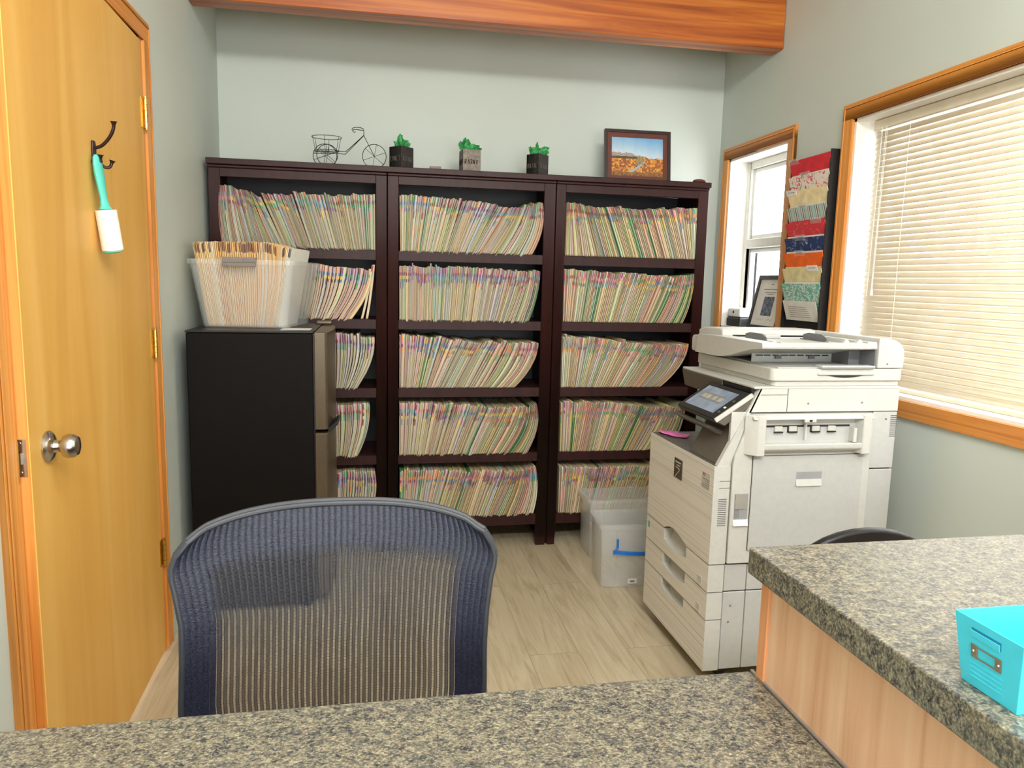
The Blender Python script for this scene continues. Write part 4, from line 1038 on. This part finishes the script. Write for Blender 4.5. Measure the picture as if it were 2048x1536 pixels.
# cyan metal bin on the counter
bn = thing('metal_bin', 'bright cyan metal bin with a label holder on the raised counter', 'bin', (.625, .534, CT))
def bpnt(u, v, z):   # u along x 0..1, v along y 0..1, flaring upward
    k = z/.066; e = .008*k
    return (-.080-e+(.160+2*e)*u, -.031-e*.9+(.062+1.8*e)*v, z)
a = MB(); Hb = .066; t = .0016
rings = []
for (z, ins) in ((0, 0), (Hb, 0), (Hb, t), (.0016, t)):
    r = []
    for (u, v) in ((0, 0), (1, 0), (1, 1), (0, 1)):
        p = bpnt(u, v, z); r.append((p[0]+(ins if u == 0 else -ins), p[1]+(ins if v == 0 else -ins), z))
    rings.append(r)
loft(a, rings, smooth=False)
a.build('bin_body', M['cyan'], bn, bevel=.0008, seg=2)
def onleft(v, z, off):  # point on the outside of the left wall
    p = bpnt(0, v, z); return (p[0]-off, p[1], p[2])
def strip(a, v0, v1, z0, z1, off, th):
    P = [onleft(v0, z0, off), onleft(v1, z0, off), onleft(v1, z1, off), onleft(v0, z1, off), onleft(v0, z0, off+th), onleft(v1, z0, off+th), onleft(v1, z1, off+th), onleft(v0, z1, off+th)]
    a.add(P, [(0, 1, 2, 3), (7, 6, 5, 4), (0, 4, 5, 1), (1, 5, 6, 2), (2, 6, 7, 3), (3, 7, 4, 0)])
M['cyandark'] = flat('cyan_slot_inside', (24, 128, 176), .5)
a = MB(); strip(a, .30, .74, .0555, .0580, 0, .0003); strip(a, .30, .325, .050, .0555, 0, .0003); a.build('hand_slot', M['cyandark'], bn)
a = MB(); strip(a, .315, .755, .0490, .0555, .0, .0008); a.build('slot_flap', M['cyan'], bn, bevel=.0003, seg=1)
a = MB(); strip(a, .34, .70, .0405, .0420, .0003, .0008); strip(a, .34, .70, .0300, .0315, .0003, .0008); strip(a, .28, .38, .0295, .0425, .0002, .0008); strip(a, .66, .76, .0295, .0425, .0002, .0008)
lh = a.build('label_holder', M['steel'], bn, bevel=.0002, seg=1)
a = MB()
for v in (.32, .72): a.lathe([(0, 0), (.0014, 0), (.001, .0008), (0, .001)], 10, 0, Matrix.Translation(onleft(v, .036, .0012)) @ Matrix.Rotation(-PI/2, 4, 'Y'))
a.build('rivet', M['steel'], lh)
a = MB()
for k in range(4): strip(a, .26, .80, .0235-k*.0045, .0243-k*.0045, 0, .0006)
a.build('embossed_rib', M['cyan'], bn, bevel=.0002, seg=1)

# ------------------------------------------------------------------ mesh office chair
ch = thing('mesh_office_chair', 'office chair with a dark blue mesh back behind the low desk', 'chair', (-.055, 1.36, 0))
# outline of the back measured on the plane y = 1.15: (z, left x, right x)
OUT = [(.45, -.286, .176), (.55, -.288, .176), (.62, -.293, .181), (.70, -.289, .180), (.76, -.288, .183), (.82, -.297, .190), (.86, -.306, .202), (.885, -.309, .206)]
def edge(z, k):
    for p, q in zip(OUT, OUT[1:]):
        if z <= q[0]: return p[k]+(q[k]-p[k])*max(0, (z-p[0]))/(q[0]-p[0])
    return OUT[-1][k]
def topz(x):        # height of the top rail as a function of x
    c = (x+.053)/.258; return .930-.036*abs(c)**2.3-.010*max(0, abs(c)-.86)*7
def surf(u, v):     # u -1..1, v 0..1
    z0 = .45; xt = -.053+u*.2575*(1-.06*max(0, (abs(u)-.8)*5)**2*.6); zt_ = topz(xt); zt_ -= .0
    z = z0+(zt_-z0)*v
    w_ = .5+.5*u; xe = edge(min(z, .885), 1)*(1-w_)+edge(min(z, .885), 2)*w_
    if v > .86:      # round the corners
        k = (v-.86)/.14; xe = xe*(1-k*k*.0)+0; xe -= u*.030*max(0, k)**2.2*abs(u)**3
    y = 1.150+.050*(1-abs(u)**2.6)-.02*math.sin(PI*v)*(1-u*u)+.012*v
    return Vector((xe, y, z))
def U(o): return unshift(ch, o)
NC = 52; NV = 70; a = MB(); M['meshmat'] = None
def mesh_fabric():
    m = bpy.data.materials.new('navy_mesh_cord'); m.use_nodes = True; nt = m.node_tree; b = nt.nodes['Principled BSDF']
    b.inputs['Roughness'].default_value = .45
    v = texco(nt, (1, 1, 1)); f = noise(nt, v, 420, 2, .7); g = noise(nt, texco(nt, (160, 160, 420)), 1, 2)
    at = nt.nodes.new('ShaderNodeVertexColor'); at.layer_name = 'Col'
    mul = nt.nodes.new('ShaderNodeMix'); mul.data_type = 'RGBA'; mul.blend_type = 'MULTIPLY'; mul.inputs[0].default_value = 1
    nt.links.new(at.outputs[0], mul.inputs[6]); nt.links.new(ramp(nt, f, [(.36, (120, 120, 120)), (.5, (200, 200, 200)), (.66, (255, 255, 255))]), mul.inputs[7])
    nt.links.new(mul.outputs[2], b.inputs['Base Color']); bump(nt, b, g, .5, .001)
    tr = nt.nodes.new('ShaderNodeBsdfTransparent'); mx = nt.nodes.new('ShaderNodeMixShader')
    mt_ = nt.nodes.new('ShaderNodeMath'); mt_.operation = 'MULTIPLY'; mt_.inputs[1].default_value = 1
    nt.links.new(at.outputs[1], mt_.inputs[0]); nt.links.new(mt_.outputs[0], mx.inputs[0])
    nt.links.new(tr.outputs[0], mx.inputs[1]); nt.links.new(b.outputs[0], mx.inputs[2]); nt.links.new(mx.outputs[0], nt.nodes['Material Output'].inputs[0])
    return m
mf = mesh_fabric()
def openness(u, v):
    e = 1-min(1, max(0, (abs(u+.01)-.74)/.08)); t = 1-min(1, max(0, (v-.82)/.05)); return e*t
NAVY = lin((42, 46, 66)); MID = lin((56, 55, 61))
vs = []; fs = []; al = []
for i in range(NC):
    uc = -1+(2*i+1)/NC; base = len(vs)
    for j in range(NV+1):
        v = j/NV; op = openness(uc, v); hw_ = (1/NC)*(1-.36*op); bev = .0012
        l = surf(uc-hw_, v); r = surf(uc+hw_, v); mid = (l+r)/2; mid.y -= .0016
        vs += [tuple(l), tuple(mid), tuple(r)]
        if j < NV:
            k = base+3*j; fs += [(k, k+1, k+4, k+3), (k+1, k+2, k+5, k+4)]; al += [op, op]
me = bpy.data.meshes.new('mesh_panel'); me.from_pydata(vs, [], fs); me.materials.append(mf)
at = me.color_attributes.new('Col', 'FLOAT_COLOR', 'CORNER'); d = []
for f, op in zip(fs, al):
    c = tuple(NAVY[k]*(1-op)+MID[k]*op for k in range(3)); d += list(c+(1-.20*op,))*4
at.data.foreach_set('color', d); me.polygons.foreach_set('use_smooth', [True]*len(fs)); me.update()
mp = bpy.data.objects.new('mesh_panel', me); C.objects.link(mp); mp.parent = ch; U(mp)
# cross threads that bead the gaps
a = MB()
for i in range(1, NC):
    ug = -1+2*i/NC
    for j in range(210):
        v = j/210*.90
        if openness(ug, v) < .25: continue
        l = surf(ug-.012, v); r = surf(ug+.012, v)
        a.add([tuple(l), tuple(r), (r.x, r.y, r.z+.0008), (l.x, l.y, l.z+.0008)], [(0, 1, 2, 3)], 0, [NAVY])
U(a.build('cross_threads', flat('grey_thread', (74, 76, 86), .5), ch))
ringp = [surf(-1, v/24) for v in range(25)]+[surf(-1+2*k/40, 1) for k in range(1, 40)]+[surf(1, 1-v/24) for v in range(25)]
ringp = [Vector(p)+Vector((-.003 if p.x < -.28 else .003 if p.x > .17 else 0, 0, .004 if p.z > .88 else 0)) for p in ringp]
a = MB(); a.tube(ringp, .0046, 10); U(a.build('back_frame', M['chairframe'], ch))
rim = [Vector(p)+Vector((0, .008, .002)) for p in ringp[20:-20]]
a = MB(); a.tube(rim, .0058, 8); U(a.build('frame_rear_lip', M['chairframe'], ch))
a = MB(); a.tube([(-.053, 1.225, .40), (-.053, 1.235, .43), (-.053, 1.225, .47)], [.03, .026, .02], 12)
a.box(-.20, .09, 1.155, 1.235, .42, .448); U(a.build('back_bracket', M['black'], ch, bevel=0))
# seat towards the desk
a = MB(); R_ = [[(-.055+p[0], 1.12+p[1], z) for p in rr(w_, d_, .09, 6)] for w_, d_, z in ((.44, .34, .420), (.48, .38, .430), (.48, .38, .458), (.44, .34, .468))]
loft(a, R_); U(a.build('seat', M['chairframe'], ch))
a = MB(); a.lathe([(.03, .10), (.03, .30), (.022, .30), (.022, .42), (.07, .422)], 18, 0, Matrix.Translation((-.055, 1.18, 0))); U(a.build('gas_lift', M['black'], ch))
for k in range(5):
    q = 2*PI*k/5+.3; ex, ey = -.055+.27*math.cos(q), 1.18+.27*math.sin(q)
    a = MB(); a.tube([(-.055, 1.18, .10), (-.055+.14*math.cos(q), 1.18+.14*math.sin(q), .095), (ex, ey, .07)], [.026, .02, .014], 10); U(a.build('leg', M['chairframe'], ch))
    a = MB(); a.tube([(ex-.012*math.sin(q), ey+.012*math.cos(q), .027), (ex+.012*math.sin(q), ey-.012*math.cos(q), .027)], .0265, 16); a.tube([(ex, ey, .03), (ex, ey, .075)], .007, 8); U(a.build('caster', M['black'], ch))

c2 = thing('black_chair', 'black chair almost hidden behind the raised counter, only its rounded top showing', 'chair', (1.015, 1.36, 0))
a = MB(); R_ = []
for k in range(9):
    t = k/8; w_ = .20+.02*math.sin(PI*t); R_.append((t, w_))
pts = [(-.215*math.cos(PI*k/20), .51+.30*math.sin(PI*k/20)**.55) for k in range(21)]
a.prism(pts, 1, -.045, -.02); o = a.build('backrest', M['black'], c2, bevel=.008)
a = MB(); loft(a, [[(p[0], -.03-.20+p[1], z) for p in rr(.42, .36, .08)] for z in (.42, .47)]); a.build('seat', M['black'], c2, bevel=.01)
MB().box(-.03, .03, -.04, -.025+.02, .40, .56).build('back_support', M['black'], c2)
MB().lathe([(.03, .08), (.03, .42)], 16, 0, Matrix.Translation((0, -.20, 0))).build('gas_lift', M['black'], c2)
for k in range(5):
    q = 2*PI*k/5; a = MB(); a.tube([(0, -.2, .09), (.2*math.cos(q), -.2+.2*math.sin(q), .06)], [.024, .014], 8); a.tube([(.2*math.cos(q), -.2+.2*math.sin(q), .06), (.2*math.cos(q), -.2+.2*math.sin(q), 0.0)], .02, 10); a.build('leg', M['black'], c2)

# ------------------------------------------------------------------ coat hook and lint roller on the door
def dworld(y): # x of the door face at world y
    return XL+.010+math.tan(ang)*(DH-.004-y)
HY, HZ = 2.108, 1.610; hx = dworld(HY)
hk = thing('coat_hook', 'dark bronze coat hook screwed to the yellow door', 'coat hook', (hx, HY, HZ))
a = MB(); a.prism([(-.010, -.036), (.010, -.036), (.012, .0), (.008, .022), (-.008, .022), (-.012, 0)], 0, 0, .006); a.build('mounting_plate', M['bronze'], hk, bevel=.002)
def hook_arm(path, rad, name):
    n = 14; P = []
    for k in range(n+1):      # Catmull-Rom through the path
        t = k/n*(len(path)-1); i = min(int(t), len(path)-2); f = t-i
        p0, p1, p2, p3 = [Vector(path[max(0, min(len(path)-1, i+o_))]) for o_ in (-1, 0, 1, 2)]
        P.append(.5*((2*p1)+(-p0+p2)*f+(2*p0-5*p1+4*p2-p3)*f*f+(-p0+3*p1-3*p2+p3)*f**3))
    rr_ = [rad]*(n-1)+[rad*1.5, rad*2.1]
    a = MB(); a.tube(P, rr_, 10); a.build(name, M['bronze'], hk)
hook_arm([(.004, 0, .004), (.022, 0, .010), (.042, -.004, .030), (.054, -.008, .052), (.056, -.010, .070)], .0042, 'upper_arm')
hook_arm([(.004, .002, -.014), (.012, -.004, -.030), (.020, -.010, -.030), (.023, -.014, -.014)], .0038, 'lower_prong')
hook_arm([(.006, -.002, -.016), (.022, .006, -.040), (.036, .010, -.040), (.042, .012, -.024)], .0038, 'lower_prong')
lr = thing('lint_roller', 'lint roller with an aqua handle hanging from the hook on the door', 'lint roller', (hx+.026, HY-.002, HZ-.022))
T = Matrix.Rotation(math.radians(-13), 4, 'X') @ Matrix.Rotation(math.radians(-3), 4, 'Y') @ Matrix.Translation((0, 0, -.232))
T = Matrix.Rotation(math.radians(5), 4, 'X') @ Matrix.Rotation(math.radians(-5.5), 4, 'Y') @ Matrix.Translation((0, 0, -.228))
lr.location = (hx+.013, HY-.014, HZ-.024)
a = MB(); prof = []
for z, w_, d_ in ((.100, .010, .010), (.104, .016, .014), (.112, .011, .010), (.130, .009, .008), (.160, .0125, .009), (.195, .0155, .010), (.215, .0145, .009), (.232, .010, .007), (.238, .004, .004)):
    prof.append([(w_*1.05*math.sin(2*PI*k/20)*0+d_*math.cos(2*PI*k/20), w_*1.6*math.sin(2*PI*k/20), z) for k in range(20)])
loft(a, prof, Mx=T); a.build('handle', M['aqua'], lr)
a = MB(); a.tube([T @ Vector((-.012, .0, .222)), T @ Vector((.012, 0, .222))], .005, 12); a.build('hanging_hole', M['slot'], lr)
a = MB(); a.lathe([(.024, -.002), (.0255, 0), (.0255, .100), (.024, .101)], 32, 0, T); a.build('paper_roll', M['lint'], lr)
a = MB(); a.lathe([(.014, -.008), (.022, -.005), (.023, .001), (.010, .001)], 24, 0, T); a.build('end_cap', M['aqua'], lr)
